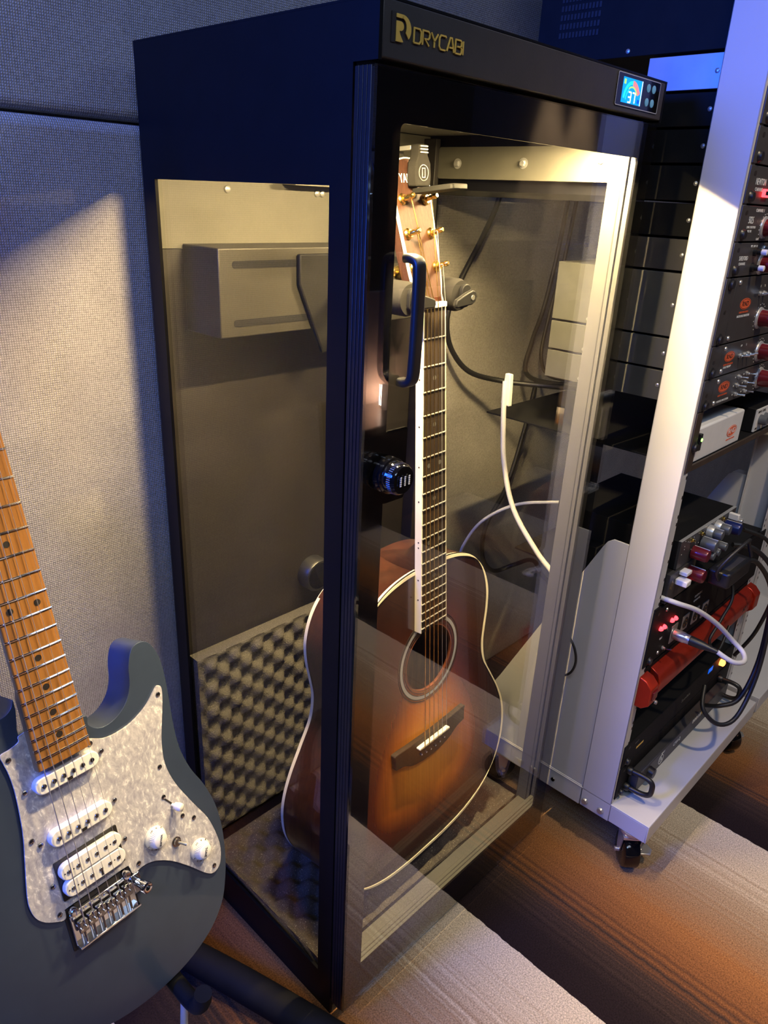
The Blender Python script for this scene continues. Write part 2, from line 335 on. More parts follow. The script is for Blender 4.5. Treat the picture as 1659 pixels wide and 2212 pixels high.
def rrect(x0, x1, y0, y1, r, seg=5):
    out = []
    for cx, cy, a0 in ((x1 - r, y1 - r, 0), (x0 + r, y1 - r, 90), (x0 + r, y0 + r, 180), (x1 - r, y0 + r, 270)):
        for i in range(seg + 1):
            a = math.radians(a0 + 90 * i / seg); out.append((cx + r * math.cos(a), cy + r * math.sin(a)))
    return out
def circ(cx, cy, r, n=24, ry=None):
    ry = r if ry is None else ry
    return [(cx + r * math.cos(2 * math.pi * i / n), cy + ry * math.sin(2 * math.pi * i / n)) for i in range(n)]
OFF = {}
def thing(name, label, cat, loc, M=None, group=None):
    o = bpy.data.objects.new(name, None); COL.objects.link(o); o.empty_display_size = 0.05
    if M is not None: o.matrix_world = M @ Matrix.Translation(Vector(loc))
    else: o.location = loc
    o['label'] = label; o['category'] = cat
    if group: o['group'] = group
    OFF[o.name] = Vector(loc); return o
def build(name, mb, m, off, bevel=0.0, seg=2, smooth=40):
    me = bpy.data.meshes.new(name); me.from_pydata([tuple(Vector(v) - off) for v in mb.v], [], mb.f)
    bm = bmesh.new(); bm.from_mesh(me); bmesh.ops.recalc_face_normals(bm, faces=bm.faces[:]); bm.to_mesh(me); bm.free()
    me.materials.append(MATS[m]); ob = bpy.data.objects.new(name, me); COL.objects.link(ob)
    if smooth:
        me.shade_smooth(); me.set_sharp_from_angle(angle=math.radians(smooth))
    if bevel:
        b = ob.modifiers.new('bevel', 'BEVEL'); b.width = bevel; b.segments = seg; b.limit_method = 'ANGLE'; b.angle_limit = math.radians(40); b.harden_normals = False
    return ob
def part(name, mb, m, parent, bevel=0.0, seg=2, smooth=40, label=None):
    off = OFF[parent.name]; ob = build(name, mb, m, off, bevel, seg, smooth); ob.parent = parent; OFF[ob.name] = off
    if label: ob['label'] = label
    return ob
def solo(name, mb, m, label, cat, base, bevel=0.0, seg=2, smooth=40, group=None, kind=None):
    ob = build(name, mb, m, Vector(base), bevel, seg, smooth); ob.location = base; OFF[ob.name] = Vector(base)
    ob['label'] = label; ob['category'] = cat
    if group: ob['group'] = group
    if kind: ob['kind'] = kind
    return ob
def struct(name, mb, m, base=(0, 0, 0), bevel=0.0, seg=3, label=None):
    ob = build(name, mb, m, Vector(base), bevel, seg); ob.location = base; OFF[ob.name] = Vector(base); ob['kind'] = 'structure'
    if label: ob['label'] = label
    return ob
def B(*a): return MB().box(*a)
mat('backboard', (0.30, 0.20, 0.15), 0.7, vary=0.1, vscale=6)
mat('wall_brown', (0.17, 0.135, 0.11), 0.85, vary=0.15, vscale=6)
# ------------------------------------------------------------------ room shell
struct('floor', B(-1.9, 3.4, -2.6, 0.46, -0.05, 0), 'carpet', label='striped brown and beige carpet tiles')
WY = 0.42
wb = struct('wall_back', B(-1.9, 3.4, WY + 0.035, WY + 0.09, 0, 2.5), 'fabric')
part('fabric_panel', B(-1.9, 3.4, WY, WY + 0.04, 0.0, 1.178), 'fabric', wb, bevel=0.012, seg=4, label='lower grey woven fabric wall panel')
# the upper panel leans out a little towards the room
up = MB().add([(-1.9, WY + 0.012, 1.182), (3.4, WY + 0.012, 1.182), (3.4, WY + 0.05, 1.182), (-1.9, WY + 0.05, 1.182),
               (-1.9, WY - 0.10, 2.48), (3.4, WY - 0.10, 2.48), (3.4, WY + 0.05, 2.48), (-1.9, WY + 0.05, 2.48)],
              [(0, 3, 2, 1), (4, 5, 6, 7), (0, 1, 5, 4), (1, 2, 6, 5), (2, 3, 7, 6), (3, 0, 4, 7)])
part('fabric_panel', up, 'fabric', wb, bevel=0.012, seg=4, label='upper grey woven fabric wall panel')
struct('wall_left', B(-1.95, -1.9, -2.6, 0.51, 0, 2.5), 'wall_dark')
struct('wall_right', B(3.4, 3.45, -2.6, 0.51, 0, 2.5), 'wall_brown')
struct('wall_front', B(-1.9, 3.4, -2.65, -2.6, 0, 2.5), 'wall_dark')
struct('ceiling', B(-1.95, 3.45, -2.65, 0.51, 2.5, 2.55), 'ceiling_paint')
# ------------------------------------------------------------------ drying cabinet
W, D, T, H = 0.513, 0.390, 0.0284, 1.26
cab = thing('drying_cabinet', 'tall black glass drying cabinet with a lit interior and gold front logo', 'cabinet', (W / 2, D / 2, 0))
def side_frame(x0, x1, name, inner):
    m = MB()
    m.box(x0, x1, T + 0.001, D, 0.0, 0.068); m.box(x0, x1, T + 0.001, D, 1.119, 1.2145); m.box(x0, x1, 0.0, D, 1.2145, H - 0.002)
    m.box(x0, x1, T + 0.001, 0.057, 0.068, 1.119); m.box(x0, x1, 0.363, D, 0.068, 1.119)
    return part(name, m, 'black_coat', cab)
lf = side_frame(0.0, 0.004, 'side_panel', 1)
rf = side_frame(W - 0.004, W, 'side_panel', -1)
part('side_glass', B(0.0046, 0.0086, 0.050, 0.370, 0.060, 1.127), 'tinted_glass', cab, label='smoked glass pane in the side')
part('side_glass', B(W - 0.0086, W - 0.0046, 0.050, 0.370, 0.060, 1.127), 'clear_glass', cab, label='clear glass pane in the far side')
# light grey liner: posts, ceiling, upper rear panel
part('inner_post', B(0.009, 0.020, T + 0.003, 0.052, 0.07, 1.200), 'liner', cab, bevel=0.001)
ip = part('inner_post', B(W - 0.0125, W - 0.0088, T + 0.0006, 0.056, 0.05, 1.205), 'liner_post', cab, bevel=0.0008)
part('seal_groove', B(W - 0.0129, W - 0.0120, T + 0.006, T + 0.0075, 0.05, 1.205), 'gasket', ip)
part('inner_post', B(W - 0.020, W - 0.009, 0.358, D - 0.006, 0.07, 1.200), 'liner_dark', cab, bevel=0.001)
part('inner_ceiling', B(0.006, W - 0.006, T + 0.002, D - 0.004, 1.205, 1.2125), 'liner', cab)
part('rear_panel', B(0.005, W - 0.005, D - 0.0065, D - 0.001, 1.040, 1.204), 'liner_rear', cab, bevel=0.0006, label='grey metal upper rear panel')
part('rear_panel', B(0.005, W - 0.005, D - 0.006, D - 0.001, 0.02, 1.0395), 'liner_dark', cab, label='lower rear panel, darkened for the shade under the housing')  # shade below the dehumidifier housing is put into this sheet's colour
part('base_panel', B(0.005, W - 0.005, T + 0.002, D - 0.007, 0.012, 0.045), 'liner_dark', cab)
part('front_sill', B(0.005, W - 0.005, T + 0.001, T + 0.024, 0.045, 0.072), 'liner_post', cab, bevel=0.001)
part('rear_shell', B(0.004, W - 0.004, D - 0.0008, D, 0.0, 1.2145), 'black_coat', cab)
# mounting plate with bolts high on the far side
pl = part('mounting_plate', MB().prism(rrect(-0.358, -0.048, 1.143, 1.1885, 0.004), YZL, (W - 0.0105, 0, 0), 0, 0.0016), 'liner_rear', cab, bevel=0.0004)
for y, z in ((0.069, 1.1705), (0.195, 1.166), (0.318, 1.165)):
    part('bolt', MB().lathe((W - 0.0121, y, z), (-1, 0, 0), [(0, 0.0052), (0.003, 0.0052), (0.0045, 0.0038)], 8), 'steel', pl, smooth=20)
    part('washer', MB().lathe((W - 0.0121, y, z), (-1, 0, 0), [(0, 0.0075), (0.0008, 0.0075)], 16), 'steel', pl)
for x in (0.115, 0.268, 0.278):
    part('bolt', MB().lathe((x, D - 0.0065, 1.112), (0, -1, 0), [(0, 0.005), (0.002, 0.0045), (0.003, 0.003)], 10), 'steel', cab)
bk = part('bracket', B(0.205, 0.335, D - 0.036, D - 0.0068, 1.121, 1.1265), 'liner', cab, bevel=0.0006, label='small metal bracket on the rear panel')
# dehumidifier housing on the rear panel
dh = part('dehumidifier_housing', B(0.044, 0.455, 0.305, D - 0.0068, 0.938, 1.046), 'housing', cab, bevel=0.0015, label='grey metal dehumidifier housing with slots')
for z in (1.0265, 0.9555):
    for x0, x1 in ((0.064, 0.235), (0.262, 0.435)):
        part('vent_slot', MB().prism(rrect(x0, x1, z - 0.0045, z + 0.0045, 0.004), XZ, (0, 0.305, 0), -0.0003, 0.0005), 'gear_black', dh)
for x in (0.40, 0.418, 0.436):
    part('vent_slot', MB().prism(rrect(x, x + 0.008, 0.97, 1.012, 0.002), XZ, (0, 0.305, 0), -0.0003, 0.0005), 'gear_black', dh)
# led bar under the ceiling, behind the header
lb = part('led_bar', B(0.045, W - 0.045, 0.041, 0.059, 1.196, 1.2045), 'liner', cab, bevel=0.001)
part('led_strip', B(0.05, W - 0.05, 0.045, 0.055, 1.1945, 1.1958), 'led_strip', lb)
for lx_ in (0.075, 0.125, 0.395, 0.45):
    l_ = bpy.data.lights.new('cabinet_led', 'POINT'); l_.energy = 0.45; l_.color = (1.0, 0.75, 0.37); l_.shadow_soft_size = 0.004
    o_ = bpy.data.objects.new('cabinet_led', l_); COL.objects.link(o_); o_.location = (lx_, 0.050, 1.190)
for lx_, en_ in ((0.10, 17), (0.42, 14)): area('cabinet_led', (lx_, 0.050, 1.1935), (lx_, 0.052, 0.0), 0.10, 0.008, en_, (1.0, 0.75, 0.37))
# top and header
part('top_panel', B(0.0, W, 0.0, D, H - 0.0019, H), 'black_coat', cab)
hd = part('header', B(0.0042, W - 0.0042, 0.0, T - 0.002, 1.2165, H - 0.002), 'header_coat', cab, bevel=0.001)
# raised gold emblem and lettering on the header
def emblem():
    a = MB(); fr = XZ; o = (0, 0, 0)
    x0, z0, s = 0.0185, 1.2295, 0.0195
    q = lambda P: [(x0 + u * s, z0 + v * s) for u, v in P]
    arc = lambda cx, cy, r, a0, a1, n=10, k=1.0: [(cx + r * k * math.cos(math.radians(a0 + (a1 - a0) * i / n)), cy + r * math.sin(math.radians(a0 + (a1 - a0) * i / n))) for i in range(n + 1)]
    # outer swoosh
    outer = arc(0.36, 0.50, 0.5, 84, -42, 16, 1.1); inner = arc(0.30, 0.54, 0.34, 84, -30, 16, 0.98)
    for i in range(16): a.prism(q([inner[i], outer[i], outer[i + 1], inner[i + 1]][::-1]), fr, o, 0.0008, 0.0016)
    a.prism(q([(0.0, 1.0), (0.42, 1.0), (0.36, 0.86), (0.0, 0.86)][::-1]), fr, o, 0.0008, 0.0016)
    # inner bowl and stem
    a.prism(q([(0, 0.0), (0, 0.74)] + arc(0.26, 0.57, 0.17, 90, -70, 8, 1.1) + [(0.18, 0.40), (0.24, 0.26), (0.44, 0.02), (0.30, 0.0)]), fr, o, 0.0008, 0.0016)
    return a
lg = part('logo_plate', MB().prism([(0.0135, 1.2285), (0.0185, 1.2285), (0.0185, 1.2500), (0.0135, 1.2500)], XZ, (0, 0, 0), 0.0, 0.0008), 'dark_print', cab)
part('emblem', emblem(), 'brass_print', lg, label='gold letter emblem')
def drycabi():
    a = MB(); w = 0.00125; h = 0.0105; x = 0.0405; z = 1.2318; gw = 0.0088
    G = {'D': [[(0, 0), (0, 1), (0.78, 1), (1, 0.8), (1, 0.2), (0.78, 0), (0, 0)]],
         'R': [[(0, 0), (0, 1), (0.8, 1), (1, 0.85), (1, 0.6), (0.8, 0.45), (0.3, 0.45), (0.95, 0)]],
         'Y': [[(0, 1), (0.5, 0.45), (1, 1)], [(0.5, 0.45), (0.5, 0)]],
         'C': [[(1, 0.9), (0.9, 1), (0.2, 1), (0, 0.8), (0, 0.2), (0.2, 0), (0.95, 0)]],
         'A': [[(-0.05, 0), (0.4, 1), (0.65, 1), (1.05, 0)], [(0.3, 0.3), (0.9, 0.3)]],
         'B': [[(0, 0), (0, 1), (0.8, 1), (0.95, 0.88), (0.95, 0.62), (0.8, 0.52), (0.3, 0.52)], [(0.8, 0.52), (1, 0.4), (1, 0.14), (0.85, 0), (0, 0)]],
         'I': [[(0, 0), (0, 1)]]}
    for ch in 'DRYCABI':
        for st in G[ch]: a.stroke([(x + u * gw, z + v * h) for u, v in st], w, XZ, (0, 0, 0), 0.0004, 0.0014)
        x += gw + 0.0021
    return a
part('lettering', drycabi(), 'brass_print', lg, label='gold cabinet name lettering')
# control panel with screen and four buttons
cp = part('control_panel', MB().prism(rrect(0.388, 0.495, 1.2225, 1.2565, 0.002), XZ, (0, 0, 0), 0, 0.0008), 'black_gloss', cab)
part('panel_outline', MB().ring(rrect(0.388, 0.495, 1.2225, 1.2565, 0.002), rrect(0.3888, 0.4942, 1.2233, 1.2557, 0.0015), XZ, (0, 0, 0), 0.0006, 0.0011), 'gear_alu', cp)
SX0, SX1, SZ0, SZ1 = 0.401, 0.449, 1.2265, 1.2525
sc = part('screen', MB().prism([(SX0, SZ0), (SX1, SZ0), (SX1, SZ1), (SX0, SZ1)], XZ, (0, 0, 0), 0.0006, 0.0011), 'screen_blue', cp, label='glowing blue humidity display')
def arcb(r0, r1, a0, a1, n=14):
    m = MB(); cx, cz = 0.424, 1.2295
    for i in range(n):
        A, Bq = (math.radians(a0 + (a1 - a0) * k / n) for k in (i, i + 1))
        m.prism([(cx + r1 * math.cos(A), cz + r1 * math.sin(A)), (cx + r1 * math.cos(Bq), cz + r1 * math.sin(Bq)), (cx + r0 * math.cos(Bq), cz + r0 * math.sin(Bq)), (cx + r0 * math.cos(A), cz + r0 * math.sin(A))], XZ, (0, 0, 0), 0.0011, 0.0013)
    return m
part('dial_arc', arcb(0.0165, 0.0205, 90, 175), 'screen_cyan', cp); part('dial_arc', arcb(0.0155, 0.0212, 25, 88), 'screen_red', cp)
part('dial_arc', arcb(0.0135, 0.0152, 30, 125), 'screen_green', cp); part('dial_arc', arcb(0.0125, 0.0142, 126, 178), 'screen_cyan', cp)
part('display_edge', MB().box(0.4466, 0.4478, -0.0013, -0.0011, SZ0, SZ1), 'screen_white', cp)
part('display_icon', MB().box(0.403, 0.4075, -0.0013, -0.0011, 1.2455, 1.2505), 'screen_green', cp)
part('display_icon', MB().box(0.4405, 0.4432, -0.0013, -0.0011, 1.2385, 1.2412), 'screen_red', cp)
part('display_icon', MB().box(0.4395, 0.4445, -0.0013, -0.0011, 1.2285, 1.2325), 'screen_deep', cp)
dg = MB()
def seg7(x, on):
    w, h = 0.0062, 0.0105; z = 1.2278
    P = {'a': [(x, z + h), (x + w, z + h)], 'b': [(x + w, z + h), (x + w, z + h / 2)], 'c': [(x + w, z + h / 2), (x + w, z)], 'd': [(x, z), (x + w, z)], 'g': [(x, z + h / 2), (x + w, z + h / 2)]}
    for k in on: dg.stroke(P[k], 0.0016, XZ, (0, 0, 0), 0.0012, 0.0015)
seg7(0.4165, 'abgcd'); seg7(0.4265, 'abc')
part('display_digits', dg, 'screen_white', cp, label='white number 37')
for x, z in ((0.4605, 1.2475), (0.4745, 1.2475), (0.4605, 1.2325), (0.4745, 1.2325)):
    part('button', MB().lathe((x + 0.004, -0.0006, z), (0, -1, 0), [(0, 0.0046), (0.0008, 0.0044), (0.0012, 0.003)], 18), 'button_blue', cp)

# ---- door: aluminium frame, one big pane with a black printed border
DZ0, DZ1 = 0.030, 1.2115
fm = MB()
fm.box(0.0, 0.010, 0.0072, T - 0.0015, DZ0, DZ1); fm.box(W - 0.010, W, 0.0072, T - 0.0015, DZ0, DZ1)
fm.box(0.010, W - 0.010, 0.0072, T - 0.0015, DZ0, DZ0 + 0.045); fm.box(0.010, W - 0.010, 0.0072, T - 0.0015, DZ1 - 0.012, DZ1)
door = part('door', fm, 'anodised', cab, bevel=0.0006, label='hinged glass door with black printed border')
part('door_liner', B(W - 0.0116, W - 0.0101, 0.0085, T - 0.002, DZ0 + 0.046, DZ1 - 0.013), 'liner_post', door)
part('door_liner', B(0.012, W - 0.012, 0.0085, T - 0.002, DZ0 + 0.0452, DZ0 + 0.062), 'liner_post', door, bevel=0.001)
for y in (0.013, 0.0185): part('seal_groove', B(0.012, W - 0.012, y, y + 0.0014, DZ0 + 0.0615, DZ0 + 0.0626), 'gasket', door)
for y in (0.013, 0.0185): part('seal_groove', B(W - 0.0120, W - 0.0115, y, y + 0.0014, DZ0 + 0.05, DZ1 - 0.015), 'gasket', door)
for y in (0.0115, 0.0165, 0.0215): part('edge_groove', B(-0.0007, 0.0003, y, y + 0.0016, DZ0, DZ1), 'anodised', door, bevel=0.0003)
part('door_gasket', B(0.002, 0.011, T - 0.0014, T + 0.0004, DZ0, DZ1), 'gasket', door)
part('door_glass', B(0.0, W, 0.0, 0.004, DZ0, DZ1), 'clear_glass', door, bevel=0.0)
ro = rrect(0.0005, W - 0.0005, DZ0 + 0.0005, DZ1 - 0.0005, 0.002, 6); ri = rrect(0.035, 0.477, 0.095, 1.1715, 0.006, 6)
part('glass_border', MB().ring(ro, ri, XZ, (0, 0.0072, 0), 0.0001, 0.0030), 'black_gloss', door)
part('lock_backing', MB().prism(rrect(0.0340, 0.068, 0.812, 0.892, 0.004), XZ, (0, 0.0072, 0), 0.0002, 0.0028), 'black_gloss', door)
# pull handle
hp = [(0.048, 0.0, 1.0600), (0.048, -0.008, 1.0600), (0.048, -0.0145, 1.0570), (0.048, -0.0165, 1.048), (0.048, -0.0170, 1.02), (0.048, -0.0170, 0.985), (0.048, -0.0165, 0.957), (0.048, -0.0145, 0.947), (0.048, -0.008, 0.9430), (0.048, 0.0, 0.9430)]
def bar(pts, w, t):
    P = catmull([Vector(p) for p in pts], 5); m = MB(); n = len(P); vs = []; fs = []
    for k, p in enumerate(P):
        tg = (P[min(k + 1, n - 1)] - P[max(k - 1, 0)]).normalized(); ex = Vector((1, 0, 0)); nn = tg.cross(ex).normalized()
        sec = rrect(-w / 2, w / 2, -t / 2, t / 2, t * 0.35, 3)
        vs += [p + ex * u + nn * v for u, v in sec]
    q = len(sec)
    for k in range(n - 1):
        for i in range(q): fs.append((k * q + i, k * q + (i + 1) % q, (k + 1) * q + (i + 1) % q, (k + 1) * q + i))
    fs += [tuple(range(q)), tuple(range((n - 1) * q, n * q))]
    return m.add(vs, fs)
hd2 = part('handle', bar(hp, 0.0135, 0.0085), 'black_plastic', door, smooth=50, label='black bow pull handle')
# combination lock
lx, lz = 0.033, 0.8485
lk = part('lock', MB().lathe((lx, 0.0, lz), (0, -1, 0), [(0, 0.0195), (0.003, 0.0195), (0.0045, 0.018), (0.006, 0.018), (0.007, 0.0192), (0.0095, 0.0192), (0.0105, 0.0172), (0.0145, 0.0172), (0.0155, 0.0165), (0.0225, 0.0165), (0.0255, 0.0145), (0.0256, 0.0)], 40, False), 'black_gloss', cab, label='round black combination lock')
kn = MB()
for i in range(44):
    a = 2 * math.pi * i / 44; kn.box(-0.0005, 0.0005, -0.0215, -0.0165, 0.0163, 0.0170)
    for k in range(8):
        x, y, z = kn.v[-8 + k]; kn.v[-8 + k] = (lx + x * math.cos(a) - z * math.sin(a), y, lz + x * math.sin(a) + z * math.cos(a))
part('knurl', kn, 'dark_chrome', lk)
for dx in (-0.0062, 0.0, 0.0062):
    part('number_wheel', MB().lathe((lx + dx - 0.0014, -0.0225, lz - 0.001), (1, 0, 0), [(0, 0.0048), (0.0028, 0.0048)], 20), 'black_plastic', lk)
    tm = MB()
    for k in range(5): tm.box(lx + dx - 0.0011, lx + dx + 0.0011, -0.0276, -0.0272, lz + 0.0036 - k * 0.0022, lz + 0.0050 - k * 0.0022)
    part('wheel_digits', tm, 'white_print', lk)

# ------------------------------------------------------------------ foam
def egg(nx, nz, px, amp, edge):
    pass
def egg_sheet(u0, u1, v0, v1, base, amp, per, fr, th, step):
    m = MB(); ex, ey, ez = (Vector(a) for a in fr); nu = int((u1 - u0) / step); nv = int((v1 - v0) / step)
    vs = []; fs = []
    for j in range(nv + 1):
        for i in range(nu + 1):
            u = u0 + (u1 - u0) * i / nu; v = v0 + (v1 - v0) * j / nv
            e = min(1, min(u - u0, u1 - u, v - v0, v1 - v) / (per * 0.35)); a = math.sin(2 * math.pi * u / per) * math.sin(2 * math.pi * v / per)
            a = math.copysign(abs(a) ** 0.7, a)
            vs.append(ex * u + ey * v + ez * (base + amp * a * max(e, 0) + random.uniform(-.0004, .0004)))
    n1 = len(vs)
    for j in range(nv):
        for i in range(nu): k = j * (nu + 1) + i; fs.append((k, k + 1, k + nu + 2, k + nu + 1))
    c = [0, nu, n1 - 1, n1 - 1 - nu]
    back = [ex * u + ey * v + ez * (base - th) for u, v in ((u0, v0), (u1, v0), (u1, v1), (u0, v1))]
    vs += back
    fs.append((n1 + 3, n1 + 2, n1 + 1, n1))
    fs.append(tuple([n1, n1 + 1] + list(range(nu, -1, -1)))); fs.append(tuple([n1 + 2, n1 + 3] + list(range(n1 - 1 - nu, n1))))
    fs.append(tuple([n1 + 1, n1 + 2] + [j * (nu + 1) + nu for j in range(nv, -1, -1)])); fs.append(tuple([n1 + 3, n1] + [j * (nu + 1) for j in range(nv + 1)]))
    return m.add(vs, fs)
hy = thing('hygrometer', 'round black hygrometer on the rear panel above the foam sheet', 'gauge', (0.262, D - 0.008, 0.505))
part('case', MB().lathe((0.262, D - 0.0066, 0.505), (0, -1, 0), [(0, 0.030), (0.020, 0.030), (0.024, 0.027)], 32), 'black_plastic', hy)
part('dial', MB().lathe((0.262, D - 0.0306, 0.505), (0, -1, 0), [(0, 0.024), (0.0005, 0.024)], 28), 'black_gloss', hy)
m = egg_sheet(0.0095, 0.480, 0.090, 0.448, -0.352, 0.009, 0.044, XZ, 0.022, 0.0042)
solo('foam_sheet', m, 'foam', 'grey egg-crate foam sheet standing against the rear of the cabinet', 'foam', (0.25, 0.36, 0.09), smooth=75)
m = egg_sheet(0.010, 0.498, 0.057, 0.345, 0.0715, 0.0085, 0.046, XY, 0.0258, 0.0045)
solo('foam_mat', m, 'foam_floor', 'dark egg-crate foam mat on the cabinet floor', 'foam', (0.25, 0.2, 0.046), smooth=75)
# ------------------------------------------------------------------ acoustic guitar (built flat: x right, y towards the head, z out of the top)
MA = Matrix(((0.9994, -0.0212, 0.0286, 0.2358), (0.0301, 0.0721, -0.9969, 0.1204), (0.0191, 0.9972, 0.0727, 0.9873), (0, 0, 0, 1)))
ac = thing('acoustic_guitar', 'sunburst acoustic guitar hanging inside the glass cabinet', 'guitar', (0, -0.873, -0.066), MA)
HALF = [(0.045, -0.3625), (0.085, -0.371), (0.118, -0.388), (0.140, -0.415), (0.152, -0.450), (0.152, -0.485), (0.146, -0.520), (0.1425, -0.550), (0.149, -0.585), (0.170, -0.622),
        (0.193, -0.662), (0.208, -0.700), (0.2125, -0.737), (0.207, -0.776), (0.188, -0.815), (0.153, -0.846), (0.105, -0.865), (0.05, -0.8725)]
OUT = sm2([(0, -0.3615)] + HALF + [(0, -0.8735)] + [(-x, y) for x, y in reversed(HALF)], 5)
def inset(P, d):
    n = len(P); out = []
    for i in range(n):
        a = Vector(P[i - 1]); b = Vector(P[(i + 1) % n]); t = (b - a).normalized(); out.append((P[i][0] - t.y * -d * -1, P[i][1] + t.x * d * -1))
    return out
def area2(P): return sum(P[i - 1][0] * P[i][1] - P[i][0] * P[i - 1][1] for i in range(len(P)))
SGN = 1 if area2(inset(OUT, 0.005)) ** 2 < area2(OUT) ** 2 else -1
ins = lambda d: inset(OUT, d * SGN)
ZT, HX, HY, HR = -0.012, 0.004, -0.512, 0.0525
def dpt(y): return -0.110 - 0.016 * min(1, max(0, (-0.36 - y) / 0.5))
# sides as a tapering band
n = len(OUT); sd = MB(); sd.add([(x, y, ZT - 0.0005) for x, y in OUT] + [(x, y, dpt(y) + ZT + 0.012) for x, y in OUT], [(i, (i + 1) % n, n + (i + 1) % n, n + i) for i in range(n)])
side = part('body_side', sd, 'mahogany_dark', ac, smooth=60)
part('body_back', MB().add([(x, y, dpt(y) + ZT + 0.012) for x, y in OUT] + [(0, -0.62, -0.136)], [((i + 1) % n, i, n) for i in range(n)]), 'mahogany', ac, smooth=70)
# top: rings from the sound hole to the outline, painted sunburst
def dist(x, y):
    return min(math.hypot(x - a, y - b) for a, b in OUT)
K = 26; vs = []; fs = []; val = []
ang = [math.atan2(y - HY, x - HX) for x, y in OUT]
for k in range(K + 1):
    t = k / K
    for (x, y), a in zip(OUT, ang):
        hx, hy = HX + HR * math.cos(a), HY + HR * math.sin(a); px, py = hx + (x - hx) * t, hy + (y - hy) * t
        vs.append((px, py, ZT)); d = dist(px, py); g = math.exp(-(((px - 0.005) / 0.115) ** 2 + ((py + 0.685) / 0.125) ** 2) * 0.85)
        val.append(max(0.0, min(1.0, 0.66 * g + 0.46 * min(1, d / 0.16) ** 1.2 - 0.08)))
for k in range(K):
    for i in range(n): j = (i + 1) % n; fs.append((k * n + i, k * n + j, (k + 1) * n + j, (k + 1) * n + i))
top = part('body_top', MB().add(vs, fs), 'sunburst', ac, smooth=60, label='sunburst spruce top')
at = top.data.color_attributes.new('burst', 'FLOAT_COLOR', 'POINT')
for i, v in enumerate(val): at.data[i].color = (v, v, v, 1)
part('binding', MB().ring(ins(-0.0008), ins(0.0045), XY, (0, 0, ZT), -0.0055, 0.0008), 'ivory', ac, bevel=0.0006, label='cream binding along the top edge')
part('purfling', MB().ring(ins(0.0048), ins(0.0062), XY, (0, 0, ZT), -0.001, 0.0005), 'dark_print', ac)
bb = MB(); I0 = ins(-0.0008); 
bb.add([(x, y, dpt(y) - 0.0012) for x, y in I0] + [(x, y, dpt(y) + 0.0045) for x, y in I0], [(i, (i + 1) % n, n + (i + 1) % n, n + i) for i in range(n)])
part('binding', bb, 'ivory', ac, smooth=60, label='cream binding along the back edge')
for r0, r1, m_, zz in ((0.0705, 0.0715, 'dark_print', 0.0004), (0.0618, 0.0668, 'gear_alu', 0.0005), (0.0605, 0.0618, 'dark_print', 0.0004), (0.0668, 0.0682, 'dark_print', 0.0004), (0.0565, 0.0572, 'dark_print', 0.0004)):
    part('rosette_ring', MB().ring(circ(HX, HY, r1, 64), circ(HX, HY, r0, 64), XY, (0, 0, ZT), 0.0, zz), m_, ac)
part('sound_hole_rim', MB().ring(circ(HX, HY, HR + 0.0006, 64), circ(HX, HY, HR - 0.0006, 64), XY, (0, 0, ZT), -0.004, 0.0003), 'mahogany', ac)
part('brace', MB().prism([(-0.05, -0.60), (0.07, -0.478), (0.078, -0.486), (-0.042, -0.608)], XY, (0, 0, 0), -0.12, -0.100), 'pale_wood', ac)
# neck
def fw(y): return (0.043 + (0.0555 - 0.043) * (-y) / 0.36) / 2
FB = -0.4515
nk = MB(); vs = []; fs = []; q = 12
st = [(0.012, 0.0205, 0.0125), (0.0, 0.0205, 0.0135), (-0.10, 0.0235, 0.0145), (-0.22, 0.0250, 0.0155), (-0.32, 0.0262, 0.018), (-0.345, 0.0262, 0.045), (-0.361, 0.0240, 0.098)]
for y, hw, dp in st:
    for i in range(q + 1):
        a = math.pi * i / q; vs.append((hw * math.cos(a), y, -0.0062 - dp * math.sin(a) ** 0.8))
for k in range(len(st) - 1):
    for i in range(q): fs.append((k * (q + 1) + i, k * (q + 1) + i + 1, (k + 1) * (q + 1) + i + 1, (k + 1) * (q + 1) + i))
    fs.append((k * (q + 1), (k + 1) * (q + 1), (k + 1) * (q + 1) + q, k * (q + 1) + q))
fs += [tuple(range(q + 1)), tuple(range((len(st) - 1) * (q + 1), len(st) * (q + 1)))]
part('neck', nk.add(vs, fs), 'mahogany_dark', ac, smooth=50)
fbo = [(-fw(0) + 0.0012, 0), (fw(0) - 0.0012, 0), (fw(FB) - 0.0012, FB), (-fw(FB) + 0.0012, FB)]
part('fretboard', MB().prism(fbo, XY, (0, 0, 0), -0.0119, 0.0), 'rosewood', ac, bevel=0.0003)
for s_ in (-1, 1):
    part('fretboard_binding', MB().prism([(s_ * (fw(0) - 0.0012), 0), (s_ * (fw(0) + 0.0006), 0), (s_ * (fw(FB) + 0.0006), FB), (s_ * (fw(FB) - 0.0012), FB)], XY, (0, 0, 0), -0.0118, 0.0001), 'ivory', ac)
for k in range(1, 21):
    y = -0.65 * (1 - 2 ** (-k / 12)); w = fw(y)
    part('fret', MB().tube([(-w, y, 0.0), (w, y, 0.0)], 0.0011, 6), 'gold' if False else 'steel', ac)
def fmid(k): return -0.65 * (1 - (2 ** (-k / 12) + 2 ** (-(k - 1) / 12)) / 2)
for k in (3, 5, 7, 9, 12, 15, 17):
    for x in ((-0.0115, 0.0115) if k in (7, 12) else (0,)):
        part('inlay_dot', MB().lathe((x, fmid(k), -0.0004), (0, 0, 1), [(0, 0.0032), (0.0005, 0.0032)], 16), 'gear_chassis', ac)
    for dy in ((-0.004, 0.004) if k == 12 else (0,)):
        y = fmid(k) + dy
        part('side_dot', MB().lathe((-fw(y) - 0.0004, y, -0.0055), (-1, 0, 0), [(0, 0.0012), (0.0004, 0.0012)], 10), 'dark_print', ac)
